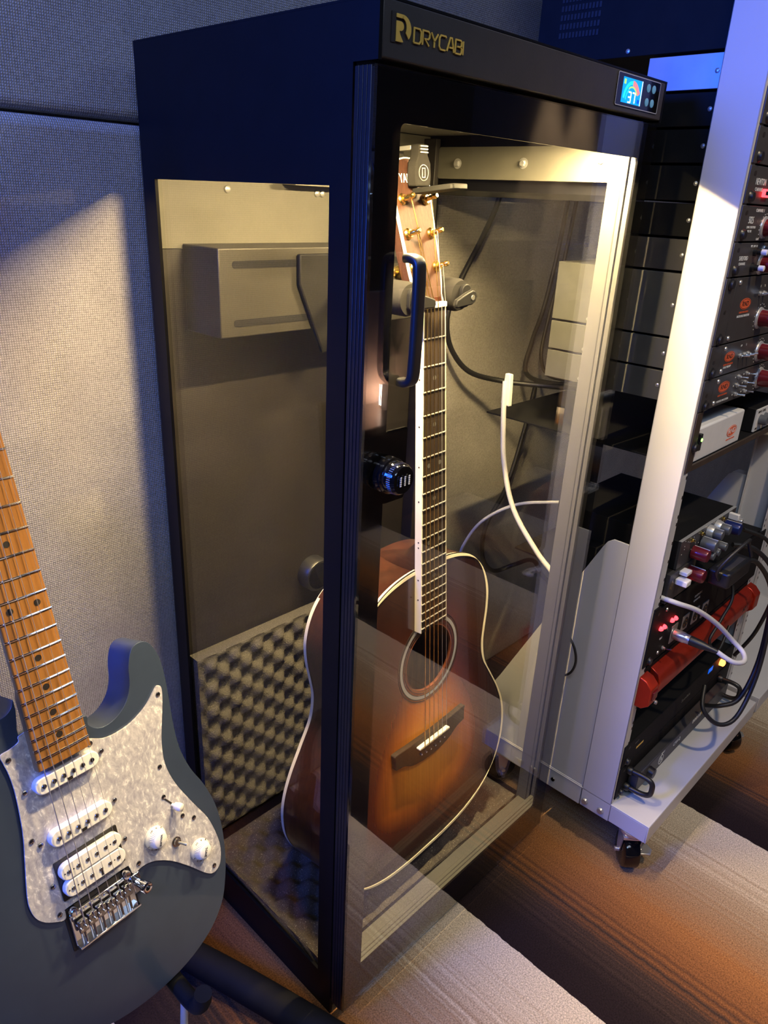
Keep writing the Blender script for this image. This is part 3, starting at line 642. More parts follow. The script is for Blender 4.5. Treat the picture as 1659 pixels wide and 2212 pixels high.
part('nut', MB().prism([(-0.0222, 0.0), (0.0222, 0.0), (0.0222, 0.0065), (-0.0222, 0.0065)], XY, (0, 0, 0), -0.009, 0.0022), 'bone', ac, bevel=0.0008)
# headstock leans back 13 degrees
c13, s13 = math.cos(math.radians(13)), math.sin(math.radians(13)); HF = ((1, 0, 0), (0, c13, -s13), (0, s13, c13)); HO = (0, 0.004, -0.006)
def hp3(x, y, z): return (x, HO[1] + c13 * y + s13 * z, HO[2] - s13 * y + c13 * z)
ho = sm2([(-0.0215, 0.0), (-0.024, 0.012), (-0.029, 0.035), (-0.0315, 0.08), (-0.0345, 0.13), (-0.0365, 0.160), (-0.034, 0.167), (-0.02, 0.170), (0.0, 0.1735), (0.02, 0.170), (0.034, 0.167), (0.0365, 0.160), (0.0345, 0.13), (0.0315, 0.08), (0.029, 0.035), (0.024, 0.012), (0.0215, 0.0)], 4)
hs = part('headstock', MB().prism(ho, HF, HO, -0.016, 0.0), 'head_wood', ac, bevel=0.0006)
part('head_binding', MB().ring([(x * 1.02, y * 1.003) for x, y in ho], [(x * 0.955, y * 0.992 + 0.0004) for x, y in ho], HF, HO, -0.003, 0.0003), 'ivory', hs)
part('lettering', MB().text('YAMAHA', 0.0150, HF, hp3(-0.0195, 0.149, 0.0), 0.0002, 0.0004, 'LEFT', 0, 0.72), 'white_print', hs, label='white brand lettering across the headstock')
for s_ in (-1, 1):
    for y in (0.045, 0.085, 0.125):
        tp = part('tuner', MB().lathe(hp3(s_ * 0.0215, y, -0.001), HF[2], [(0, 0.0068), (0.0028, 0.0068), (0.0045, 0.0048), (0.0065, 0.0046)], 20), 'gold', ac, label='gold machine head')
        part('tuner_post', MB().lathe(hp3(s_ * 0.0215, y, 0.004), HF[2], [(0, 0.0031), (0.008, 0.0031), (0.009, 0.0024), (0.011, 0.0024), (0.012, 0.0034), (0.015, 0.0034), (0.0165, 0.0022)], 14), 'gold', tp)
        xo = 0.0312 + 0.02 * (y - 0.045)
        part('tuner_button', MB().cyl(hp3(s_ * (xo - 0.004), y, -0.0205), hp3(s_ * (xo + 0.010), y, -0.0205), 0.0022, seg=10).lathe(hp3(s_ * (xo + 0.009), y, -0.0205), (s_, 0, 0), [(0, 0.003), (0.002, 0.0085), (0.009, 0.0078), (0.0115, 0.004)], 16), 'gold', tp)
        part('tuner_gear', MB().lathe(hp3(s_ * 0.0215, y, -0.016), HF[2], [(-0.012, 0.008), (-0.010, 0.009), (0, 0.009)], 16), 'gold', tp)
for i in range(6):
    f = (i - 2.5) / 2.5; xa, xs = 0.0180 * f, 0.0268 * f; k = min(i, 5 - i); yp = (0.045, 0.085, 0.125)[k]; s_ = -1 if i < 3 else 1
    rr = (0.00085, 0.00072, 0.00062, 0.00052, 0.00036, 0.00030)[i]
    part('string', MB().tube([hp3(s_ * 0.0195, yp, 0.0135), (xa, 0.004, 0.0028), (xa, 0.0, 0.0026), (xs, -0.650, 0.0048), (xs, -0.6575, -0.001)], rr, 6), 'gold' if i < 4 else 'steel', ac)
# bridge
br = sm2([(-0.084, -0.637), (-0.05, -0.6385), (0.0, -0.6400), (0.05, -0.6385), (0.084, -0.637), (0.0842, -0.645), (0.0842, -0.658), (0.083, -0.664), (0.066, -0.667), (0.045, -0.678), (0.02, -0.6835), (0.0, -0.6845), (-0.02, -0.6835), (-0.045, -0.678), (-0.066, -0.667), (-0.083, -0.664), (-0.0842, -0.658), (-0.0842, -0.645)], 4)
brp = part('bridge', MB().prism(br, XY, (0, 0, ZT), -0.0005, 0.0085), 'rosewood', ac, bevel=0.002)
part('saddle', MB().prism(rrect(-0.037, 0.037, -0.6522, -0.6482, 0.0019), XY, (0, 0, ZT), 0.008, 0.0155), 'bone', brp, bevel=0.0008)
for i in range(6):
    f = (i - 2.5) / 2.5
    pn = part('bridge_pin', MB().lathe((0.028 * f, -0.6655 - 0.003 * (1 - f * f), ZT + 0.0083), (0, 0, 1), [(0, 0.0026), (0.002, 0.0029), (0.0038, 0.002)], 12), 'black_plastic', brp)
    part('pin_dot', MB().lathe((0.028 * f, -0.6655 - 0.003 * (1 - f * f), ZT + 0.0121), (0, 0, 1), [(0, 0.0013), (0.0004, 0.0009)], 10), 'white_print', brp)
part('preamp_jack', MB().lathe((-0.149, -0.585, -0.062), (-1, 0.18, 0), [(0, 0.011), (0.003, 0.0105), (0.0045, 0.006), (0.012, 0.006)], 18), 'black_plastic', ac)
part('strap_button', MB().lathe((0, -0.873, -0.068), (0, -1, 0), [(0, 0.007), (0.004, 0.005), (0.009, 0.005), (0.011, 0.0075), (0.013, 0.006)], 16), 'black_plastic', ac)

# ------------------------------------------------------------------ clip tuner on the headstock
tn = thing('clip_tuner', 'small black clip-on tuner clamped to the acoustic headstock', 'tuner', (0.002, 0.150, -0.03), MA)
tb = part('clip_body', MB().prism([(-0.012, 0.140), (0.013, 0.140), (0.015, 0.150), (0.014, 0.166), (0.009, 0.174), (0.009, 0.186), (-0.007, 0.186), (-0.007, 0.174), (-0.012, 0.166), (-0.0135, 0.150)], XY, (0.003, 0, 0), -0.0355, -0.0205), 'foam_grip', tn, bevel=0.002, smooth=50)
part('clip_badge', MB().ring(circ(0.003, 0.155, 0.009, 28), circ(0.003, 0.155, 0.0082, 28), XY, (0, 0, 0), -0.021, -0.0198), 'liner_post', tb)
part('badge_mark', MB().stroke([(0.0005, 0.160), (0.0055, 0.160), (0.0055, 0.150), (0.0005, 0.150)], 0.0009, XY, (0, 0, 0), -0.021, -0.0199, True), 'gear_chassis', tb)
for k in range(3): part('grip_rib', B(-0.003, 0.011, 0.1765 + k * 0.0033, 0.1778 + k * 0.0033, -0.021, -0.0196), 'gear_chassis', tb)
part('rear_jaw', B(-0.008, 0.014, 0.150, 0.186, -0.066, -0.0600), 'foam_grip', tn, bevel=0.002)
part('clip_spring', B(-0.004, 0.010, 0.1805, 0.1855, -0.061, -0.034), 'steel', tn, bevel=0.001)
dp = part('display_arm', MB().prism(rrect(-0.011, 0.020, -0.028, 0.034, 0.004), ((1, 0, 0), (0, 0.05, 1), (0, -1, 0.05)), (0.0, 0.136, 0.0), -0.003, 0.003), 'hanger_plastic', tn, bevel=0.001)
part('display_window', MB().prism(rrect(-0.008, 0.017, -0.02, 0.022, 0.002), ((1, 0, 0), (0, 0.05, 1), (0, -1, 0.05)), (0.0, 0.136, 0.0), -0.0034, -0.0031), 'black_gloss', dp)

# ------------------------------------------------------------------ neck hanger
hg = thing('neck_hanger', 'grey foam-armed guitar hanger holding the acoustic neck', 'hanger', (0.236, 0.30, 0.96))
part('mount_plate', MB().prism([(0.165, 1.038), (0.307, 1.038), (0.307, 1.0), (0.265, 0.905), (0.207, 0.905), (0.165, 1.0)], XZ, (0, 0.3045, 0), 0.0005, 0.008), 'hanger_plastic', hg, bevel=0.002)
part('support_arm', MB().cyl((0.236, 0.297, 0.985), (0.236, 0.222, 0.992), 0.011, 0.010, 18), 'hanger_plastic', hg)
part('yoke', MB().tube([(0.190, 0.205, 1.0), (0.196, 0.216, 0.997), (0.215, 0.224, 0.992), (0.236, 0.227, 0.990), (0.257, 0.224, 0.992), (0.276, 0.216, 0.997), (0.283, 0.205, 1.0)], 0.0085, 12, 4), 'hanger_plastic', hg)
for s_, x in ((1, 0.1885), (-1, 0.2835)):
    a = part('foam_arm', MB().lathe((x, 0.208, 1.0), (0, -1, 0), [(0, 0.017), (0.004, 0.0205), (0.083, 0.0205), (0.089, 0.0185), (0.0895, 0.008)], 28), 'foam_grip', hg)
    part('end_cap', MB().prism(rrect(-0.0085, 0.0085, -0.0145, 0.0145, 0.008), XZ, (x + (-0.0 if s_ > 0 else 0.004), 0.1185, 1.0), 0.0, 0.006), 'hanger_plastic', a, bevel=0.001)
    cx = x + (0.0 if s_ > 0 else 0.008); tip = 0.030
    P = [(cx - s_ * 0.009, 0.0), (cx - s_ * 0.0065, 0.0065), (cx, 0.009), (cx + s_ * 0.010, 0.0075), (cx + s_ * tip, 0.002), (cx + s_ * (tip + 0.002), -0.004), (cx + s_ * tip, -0.008), (cx + s_ * 0.010, -0.0085), (cx, -0.009), (cx - s_ * 0.0065, -0.0065)]
    if s_ < 0: P = [(u, v - (u - cx) * -0.12) for u, v in P]
    tb_ = part('lock_tab', MB().prism(P, XZ, (0, 0.1120, 0.9985), 0.0, 0.007), 'hanger_plastic', hg, bevel=0.0015, smooth=50)
    part('tab_ridge', MB().prism([(cx + (u - cx) * 1.03, v * 1.06) for u, v in P], XZ, (0, 0.1120, 0.9985), 0.0024, 0.0042), 'foam_grip', tb_)
    part('pivot_cap', MB().lathe((cx, 0.1050, 0.9985), (0, -1, 0), [(0, 0.0036), (0.0006, 0.0033)], 16), 'gear_chassis', tb_)
# ------------------------------------------------------------------ electric guitar
ME = Matrix(((0.9945, -0.0078, 0.1047, -0.2801), (0.1025, 0.2885, -0.9520, 0.2702), (-0.0228, 0.9574, 0.2877, 1.0319), (0, 0, 0, 1)))
eg = thing('electric_guitar', 'slate blue electric guitar with pearl pickguard and roasted maple neck', 'guitar', (0, -0.79, -0.03), ME)
ZB = -0.016
EO = sm2([(0.033, -0.450), (0.037, -0.462), (0.044, -0.4695), (0.055, -0.4725), (0.070, -0.469), (0.084, -0.458), (0.0925, -0.442), (0.0965, -0.422), (0.104, -0.406), (0.114, -0.4015), (0.126, -0.406), (0.1345, -0.424), (0.1365, -0.448), (0.135, -0.478), (0.1325, -0.510), (0.133, -0.542), (0.140, -0.572), (0.152, -0.600), (0.161, -0.632), (0.163, -0.664), (0.159, -0.700), (0.151, -0.730), (0.138, -0.757), (0.113, -0.779), (0.075, -0.793), (0.030, -0.7965),
          (-0.015, -0.790), (-0.058, -0.773), (-0.098, -0.747), (-0.132, -0.712), (-0.153, -0.668), (-0.160, -0.625), (-0.155, -0.585), (-0.141, -0.545), (-0.129, -0.505), (-0.126, -0.465), (-0.133, -0.420), (-0.146, -0.375), (-0.152, -0.345), (-0.146, -0.326), (-0.128, -0.322), (-0.108, -0.336), (-0.090, -0.366), (-0.074, -0.396), (-0.056, -0.413), (-0.040, -0.4145), (-0.031, -0.409), (-0.0275, -0.402), (-0.0272, -0.412), (-0.0275, -0.450)], 4)
part('body', MB().prism(EO, XY, (0, 0, ZB), -0.044, 0.0), 'satin_blue', eg, bevel=0.0085, seg=5, smooth=60)
PG = sm2([(-0.0275, -0.437), (-0.034, -0.4435), (-0.0435, -0.4465), (-0.053, -0.448), (-0.0525, -0.457), (-0.0505, -0.470), (-0.050, -0.493), (-0.0535, -0.532), (-0.060, -0.565), (-0.0655, -0.592), (-0.067, -0.607), (-0.0645, -0.621), (-0.057, -0.632), (-0.043, -0.6415), (-0.0375, -0.6415), (-0.0365, -0.634), (-0.034, -0.6325), (0.0, -0.6325), (0.034, -0.6325), (0.0385, -0.636), (0.040, -0.644), (0.045, -0.6455), (0.054, -0.6445), (0.068, -0.648), (0.087, -0.661), (0.107, -0.682), (0.126, -0.705), (0.137, -0.7115), (0.147, -0.706), (0.1525, -0.690), (0.152, -0.670), (0.1455, -0.642), (0.131, -0.612), (0.1155, -0.577), (0.109, -0.548), (0.112, -0.520), (0.121, -0.490), (0.1265, -0.470), (0.127, -0.460), (0.1225, -0.4575), (0.1165, -0.462), (0.102, -0.474), (0.078, -0.4835), (0.052, -0.484), (0.036, -0.477), (0.0285, -0.470), (0.0285, -0.440)], 4)
pg = part('pickguard', MB().prism(PG, XY, (0, 0, ZB), 0.0001, 0.0026), 'pearl', eg, bevel=0.0006, smooth=60, label='white pearl pickguard')
part('pickguard_ply', MB().prism([(x * 1.0 + (0.0005 if x > 0.03 else -0.0005), y) for x, y in PG], XY, (0, 0, ZB), 0.0004, 0.0011), 'dark_print', pg, smooth=60)
def screw(x, y, parent, z=ZB + 0.0026, r=0.0029):
    s_ = part('screw', MB().lathe((x, y, z), (0, 0, 1), [(0, r), (0.0008, r * 0.92), (0.0014, r * 0.5)], 14), 'dark_chrome', parent)
    return s_
for x, y in ((-0.0475, -0.456), (0.121, -0.467), (0.1015, -0.548), (0.097, -0.584), (0.114, -0.619), (0.1275, -0.630), (0.1385, -0.703), (0.0495, -0.638), (-0.0425, -0.634), (-0.048, -0.545), (0.0325, -0.481)): screw(x, y, pg)
# neck: one-piece roasted maple
EFB = -0.4775
def ew(y): return (0.042 + (0.0515 - 0.042) * (-y) / 0.324) / 2
nk = MB(); vs = []; fs = []; q = 12
st = [(0.012, 0.0208, 0.0135), (-0.05, 0.0220, 0.0140), (-0.20, 0.0240, 0.0150), (-0.35, 0.0262, 0.0165), (-0.392, 0.0268, 0.0175), (-0.402, 0.0268, 0.0135), (EFB, ew(EFB), 0.0120)]
for y, hw, dp_ in st:
    for i in range(q + 1):
        a = math.pi * i / q; ca, sa = math.cos(a), math.sin(a); p_ = 0.8 if y > -0.395 else 0.25
        vs.append((hw * math.copysign(abs(ca) ** p_, ca), y, -0.003 - dp_ * abs(sa) ** p_))
for k in range(len(st) - 1):
    for i in range(q): fs.append((k * (q + 1) + i, k * (q + 1) + i + 1, (k + 1) * (q + 1) + i + 1, (k + 1) * (q + 1) + i))
    fs.append((k * (q + 1), (k + 1) * (q + 1), (k + 1) * (q + 1) + q, k * (q + 1) + q))
fs += [tuple(range(q + 1)), tuple(range((len(st) - 1) * (q + 1), len(st) * (q + 1)))]
part('neck', nk.add(vs, fs), 'roasted_maple', eg, smooth=50)
fb = MB(); vs = []; fs = []; NF = 8
for y in (0.0, EFB):
    w = ew(y)
    for i in range(NF + 1):
        x = -w + 2 * w * i / NF; vs.append((x, y, -x * x / 0.6))
    vs += [(w, y, -0.0052), (-w, y, -0.0052)]
k2 = NF + 3
for i in range(k2): j = (i + 1) % k2; fs.append((i, j, k2 + j, k2 + i))
fs += [tuple(range(k2)), tuple(range(k2, 2 * k2))]
part('fretboard', fb.add(vs, fs), 'roasted_maple', eg, bevel=0.0006, smooth=50, label='amber roasted maple fretboard')
for k in range(1, 23):
    y = -0.648 * (1 - 2 ** (-k / 12)); w = ew(y)
    part('fret', MB().tube([(-w - 0.0002 + 2 * w * i / 6, y, 0.0002 - (-w + 2 * w * i / 6) ** 2 / 0.6) for i in range(7)], 0.00125, 8), 'chrome', eg)
def emid(k): return -0.648 * (1 - (2 ** (-k / 12) + 2 ** (-(k - 1) / 12)) / 2)
for k in (3, 5, 7, 9, 12, 15, 17, 19, 21):
    for x in ((-0.0135, 0.0135) if k == 12 else (0,)):
        part('position_dot', MB().lathe((x, emid(k), -0.0004), (0, 0, 1), [(0, 0.0032), (0.0007, 0.0032)], 18), 'dark_print', eg)
part('nut', MB().prism([(-0.021, 0), (0.021, 0), (0.021, 0.0035), (-0.021, 0.0035)], XY, (0, 0, 0), -0.004, 0.002), 'bone', eg, bevel=0.0005)
hso = sm2([(-0.021, 0.003), (-0.023, 0.02), (-0.034, 0.036), (-0.030, 0.06), (-0.028, 0.10), (-0.026, 0.14), (-0.016, 0.166), (0.006, 0.176), (0.030, 0.170), (0.047, 0.150), (0.048, 0.130), (0.036, 0.121), (0.033, 0.108), (0.036, 0.09), (0.034, 0.06), (0.028, 0.03), (0.021, 0.003)], 4)
hs2 = part('headstock', MB().prism(hso, XY, (0, 0, -0.008), -0.014, 0.0), 'roasted_maple', eg, bevel=0.0015)
for i in range(6):
    y = 0.04 + 0.0225 * i; xx = -0.018 + 0.0016 * i
    tp = part('tuner', MB().lathe((xx, y, -0.008), (0, 0, 1), [(0, 0.005), (0.001, 0.005), (0.0012, 0.003), (0.012, 0.003)], 14), 'chrome', eg)
    part('tuner_button', MB().cyl((xx - 0.008, y, -0.027), (xx - 0.018, y, -0.027), 0.002, seg=8).lathe((xx - 0.018, y, -0.027), (-1, 0, 0), [(0, 0.004), (0.003, 0.008), (0.010, 0.007)], 12), 'chrome', tp)
# pickups
def single(y, name):
    p = part('pickup', MB().prism(rrect(-0.0345, 0.0345, y - 0.0088, y + 0.0088, 0.0087, 8), XY, (0, 0, ZB), 0.002, 0.0115), 'white_plastic', eg, bevel=0.0012, seg=3, smooth=50, label='white single-coil pickup')
    for i in range(6):
        part('pole_piece', MB().lathe(((i - 2.5) * 0.0104, y, ZB + 0.0112), (0, 0, 1), [(0, 0.0025), (0.0012 + 0.0006 * (i in (1, 2, 3)), 0.0025), (0.0017 + 0.0006 * (i in (1, 2, 3)), 0.0021)], 16), 'dark_chrome', p)
    part('pickup_mark', B(-0.0025, 0.003, y - 0.0078, y - 0.0045, ZB + 0.0115, ZB + 0.0119), 'dark_print', p)
    for x in (-0.0415, 0.0415):
        part('mount_screw', MB().lathe((x, y, ZB + 0.0026), (0, 0, 1), [(0, 0.0026), (0.0016, 0.0026), (0.0026, 0.0012)], 14), 'dark_chrome', p)
single(-0.4945, 'neck'); single(-0.5535, 'mid')
hb = part('humbucker', MB().prism(rrect(-0.0355, 0.0355, -0.6235, -0.5795, 0.001), XY, (0, 0, ZB), 0.0015, 0.0045), 'black_plastic', eg, label='white double-coil humbucker pickup')
for kk, y in enumerate((-0.5915, -0.6105)):
    bo = part('bobbin', MB().prism(rrect(-0.0345, 0.0345, y - 0.009, y + 0.009, 0.0088, 8), XY, (0, 0, ZB), 0.0045, 0.0125), 'white_plastic', hb, bevel=0.001, smooth=50)
    for i in range(6):
        part('pole_piece', MB().lathe(((i - 2.5) * 0.0104, y, ZB + 0.0120), (0, 0, 1), [(0, 0.0024), (0.001, 0.0024), (0.0014, 0.0020)], 14), 'dark_chrome', hb)
    for x in (-0.0305, -0.0209, 0.0209): part('coil_hole', MB().lathe((x, y, ZB + 0.0122), (0, 0, 1), [(0, 0.0008), (0.0005, 0.0008)], 8), 'dark_print', hb)
part('pickup_mark', B(0.0045, 0.0065, -0.6175, -0.6125, ZB + 0.0125, ZB + 0.0129), 'dark_print', hb)
for x in (-0.0415, 0.0415): part('mount_screw', MB().lathe((x, -0.6015, ZB + 0.0026), (0, 0, 1), [(0, 0.0026), (0.0016, 0.0026), (0.0026, 0.0012)], 14), 'dark_chrome', hb)
# bridge
part('bridge_recess', MB().prism(rrect(-0.0385, 0.0395, -0.683, -0.6345, 0.0015), XY, (0, 0, ZB), 0.0001, 0.0008), 'dark_print', eg)
bp = part('bridge_plate', MB().prism(rrect(-0.0355, 0.0365, -0.681, -0.640, 0.003), XY, (0, 0, ZB), 0.001, 0.0050), 'chrome', eg, bevel=0.0008)
for x in (-0.030, 0.031): part('pivot_post', MB().lathe((x, -0.6385, ZB + 0.001), (0, 0, 1), [(0, 0.0048), (0.007, 0.0048), (0.0085, 0.0038), (0.0086, 0.002)], 20), 'chrome', bp)
SADY = (-0.652, -0.6505, -0.6495, -0.6515, -0.650, -0.6485)
for i in range(6):
    x = (i - 2.5) * 0.0106; y = SADY[i]
    sb = part('saddle', MB().box(x - 0.0047, x + 0.0047, y - 0.011, y + 0.003, ZB + 0.0075, ZB + 0.0115).box(x - 0.0047, x - 0.0012, y - 0.002, y + 0.0035, ZB + 0.0115, ZB + 0.0145).box(x + 0.0012, x + 0.0047, y - 0.002, y + 0.0035, ZB + 0.0115, ZB + 0.0145), 'dark_chrome', bp, bevel=0.0006)
    for s_ in (-1, 1): part('height_screw', MB().lathe((x + s_ * 0.0028, y - 0.006, ZB + 0.0045), (0, 0, 1), [(0, 0.0012), (0.009, 0.0012)], 8), 'chrome', bp)
    part('intonation_screw', MB().cyl((x, y - 0.010, ZB + 0.0098), (x, -0.677, ZB + 0.0098), 0.0013, seg=8).lathe((x, -0.6765, ZB + 0.0098), (0, -1, 0), [(0, 0.0024), (0.0025, 0.0022)], 10), 'dark_chrome', bp)
part('bridge_lip', B(-0.0355, 0.0365, -0.6785, -0.676, ZB + 0.004, ZB + 0.0125), 'chrome', bp, bevel=0.0006)
part('arm_bracket', B(0.036, 0.0475, -0.668, -0.645, ZB + 0.001, ZB + 0.005), 'chrome', bp, bevel=0.0015)
part('arm_socket', MB().lathe((0.0425, -0.657, ZB + 0.004), (0.05, -0.05, 1), [(0, 0.0052), (0.012, 0.0052), (0.0125, 0.0062), (0.018, 0.0062), (0.0185, 0.0055), (0.0186, 0.003), (0.014, 0.003)], 22, False), 'chrome', bp)
for i in range(6):
    f = (i - 2.5) / 2.5; x = (i - 2.5) * 0.0106; xx = -0.018 + 0.0016 * i
    part('string', MB().tube([(xx + 0.002, 0.04 + 0.0225 * i, 0.001), (0.0172 * f, 0.003, 0.0021), (0.0172 * f, 0.0, 0.0020), (x, SADY[i] + 0.001, ZB + 0.0150 + 0.002), (x, SADY[i] - 0.006, ZB + 0.009)], (0.00058, 0.00048, 0.00040, 0.00030, 0.00024, 0.0002)[i], 6), 'steel', eg)
# controls
def knob(x, y, word):
    k = part('control_knob', MB().lathe((x, y, ZB + 0.0028), (0, 0, 1), [(0, 0.0128), (0.0035, 0.0128), (0.0065, 0.0105), (0.0125, 0.0082), (0.0132, 0.0072), (0.0133, 0.0)], 48, False), 'white_plastic', eg, smooth=35, label='white knob lettered ' + word)
    rb = MB()
    for i in range(36):
        a = 2 * math.pi * i / 36; c_, s_ = math.cos(a), math.sin(a); 
        rb.tube([(x + 0.0106 * c_, y + 0.0106 * s_, ZB + 0.0093), (x + 0.0083 * c_, y + 0.0083 * s_, ZB + 0.0152)], 0.00035, 4)
    part('knob_ribs', rb, 'white_plastic', k)
    part('lettering', MB().text(word, 0.0034 if len(word) > 4 else 0.0042, XY, (x, y, ZB + 0.0161), 0.0001, 0.0003, 'CENTER', math.radians(-112)), 'dark_print', k)
    tx = MB()
    for num, a in (('10', 112), ('9', 80), ('8', 50), ('1', 196), ('2', 224), ('3', 250)):
        ar = math.radians(a); tx.text(num, 0.0042, XY, (x + 0.0116 * math.cos(ar), y + 0.0116 * math.sin(ar), ZB + 0.0078), 0.0003, 0.0003, 'CENTER', ar - math.pi / 2)
    part('numbers', tx, 'dark_print', k)
knob(0.0745, -0.6215, 'VOLUME'); knob(0.1245, -0.6705, 'TONE')
ts = part('mini_toggle', MB().lathe((0.0985, -0.643, ZB + 0.0026), (0, 0, 1), [(0, 0.0058), (0.0015, 0.0058), (0.0018, 0.0045), (0.0045, 0.0042), (0.0046, 0.002)], 18), 'dark_chrome', eg)
part('toggle_bat', MB().tube([(0.0985, -0.643, ZB + 0.005), (0.101, -0.6445, ZB + 0.010), (0.1045, -0.647, ZB + 0.0145)], [0.0013, 0.0016, 0.0020], 10), 'steel', ts)
sl = part('selector_slot', MB().prism([(0.0968, -0.5872), (0.0984, -0.5862), (0.1165, -0.6128), (0.1149, -0.6138)], XY, (0, 0, ZB), 0.0024, 0.0029), 'dark_print', eg)
part('selector_tip', MB().lathe((0.1045, -0.5985, ZB + 0.003), (0.35, -0.25, 1), [(0, 0.0018), (0.004, 0.0018), (0.0041, 0.0040), (0.010, 0.0050), (0.0135, 0.0044), (0.0145, 0.0025)], 18), 'white_plastic', sl)
for x, y in ((-0.15, -0.335),): part('strap_button', MB().lathe((x, y - 0.0, ZB - 0.022), (-0.7, 0.7, 0), [(0.0, 0.006), (0.006, 0.0045), (0.011, 0.0075), (0.013, 0.006)], 14), 'chrome', eg)

# ------------------------------------------------------------------ guitar stand under the electric guitar
gs = thing('guitar_stand', 'black folding guitar stand with foam-covered legs on the carpet', 'stand', (-0.2, 0.1, 0))
part('leg', MB().tube([(-0.175, 0.30, 0.150), (-0.150, 0.285, 0.075), (-0.115, 0.245, 0.034), (-0.075, 0.14, 0.024), (-0.045, 0.04, 0.024), (-0.020, -0.05, 0.024), (-0.016, -0.075, 0.024)], [0.017, 0.019, 0.022, 0.023, 0.023, 0.023, 0.021], 18, 5), 'black_rubber', gs)
part('leg', MB().tube([(-0.385, 0.30, 0.150), (-0.41, 0.285, 0.075), (-0.445, 0.245, 0.034), (-0.485, 0.14, 0.024), (-0.515, 0.04, 0.024), (-0.545, -0.075, 0.024)], [0.017, 0.019, 0.022, 0.023, 0.023, 0.021], 18, 5), 'black_rubber', gs)
part('upright', MB().tube([(-0.28, 0.30, 0.02), (-0.28, 0.335, 0.35), (-0.28, 0.385, 0.80)], 0.011, 14), 'black_coat', gs)
part('cross_brace', MB().tube([(-0.39, 0.30, 0.155), (-0.36, 0.318, 0.225), (-0.28, 0.325, 0.252), (-0.20, 0.318, 0.225), (-0.17, 0.30, 0.155)], 0.010, 12, 4), 'black_coat', gs)
for x in (-0.345, -0.215):
    part('body_cradle', MB().tube([(x, 0.322, 0.252), (x, 0.22, 0.246), (x, 0.12, 0.2455), (x, 0.06, 0.2455), (x, 0.025, 0.252), (x, 0.010, 0.272), (x, 0.006, 0.290)], 0.010, 12, 4), 'black_rubber', gs)
part('braided_cord', MB().tube([(-0.215, 0.05, 0.235), (-0.225, 0.045, 0.15), (-0.236, 0.04, 0.06), (-0.240, 0.05, 0.012), (-0.25, 0.12, 0.006)], 0.0045, 10, 5), 'cable_grey', gs)
# ------------------------------------------------------------------ equipment racks
def caster(rk, x, y, ang):
    ca, sa = math.cos(ang), math.sin(ang); ax = Vector((ca, sa, 0)); fw_ = Vector((-sa, ca, 0)); o = Vector((x, y, 0.0))
    c = part('caster', MB().lathe((x, y, 0.0745), (0, 0, 1), [(0, 0.020), (0.003, 0.022), (0.009, 0.022), (0.0095, 0.012)], 24), 'steel', rk, label='swivel caster with black wheel')
    fk = MB()
    for s_ in (-1, 1):
        P = [(-0.014, 0.072), (0.014, 0.072), (0.008, 0.036), (0.004, 0.028), (-0.004, 0.028), (-0.008, 0.036)]
        fk.prism(P, (tuple(fw_), (0, 0, 1), tuple(ax)), o + ax * (s_ * 0.0175), -0.001, 0.001)
    fk.prism([(-0.018, -0.0185), (0.018, -0.0185), (0.018, 0.0185), (-0.018, 0.0185)], (tuple(fw_), tuple(ax), (0, 0, 1)), o, 0.070, 0.075)
    part('fork', fk, 'steel', c)
    part('wheel', MB().lathe(o + ax * -0.0150 + Vector((0, 0, 0.0332)), ax, [(0, 0.012), (0.0, 0.027), (0.002, 0.0315), (0.006, 0.0332), (0.024, 0.0332), (0.028, 0.0315), (0.030, 0.027), (0.030, 0.012)], 36), 'black_gloss', c)
    part('axle', MB().cyl(o + ax * -0.024 + Vector((0, 0, 0.0305)), o + ax * 0.024 + Vector((0, 0, 0.0305)), 0.0042, seg=10), 'steel', c)
    part('brake_lever', MB().prism([(-0.012, 0.0), (0.012, 0.0), (0.012, 0.020), (0.0, 0.026), (-0.012, 0.020)], (tuple(fw_), tuple(ax), (0, 0, 1)), o + ax * 0.018 + Vector((0, 0, 0.030)), 0, 0.0035), 'steel', c, bevel=0.0008)
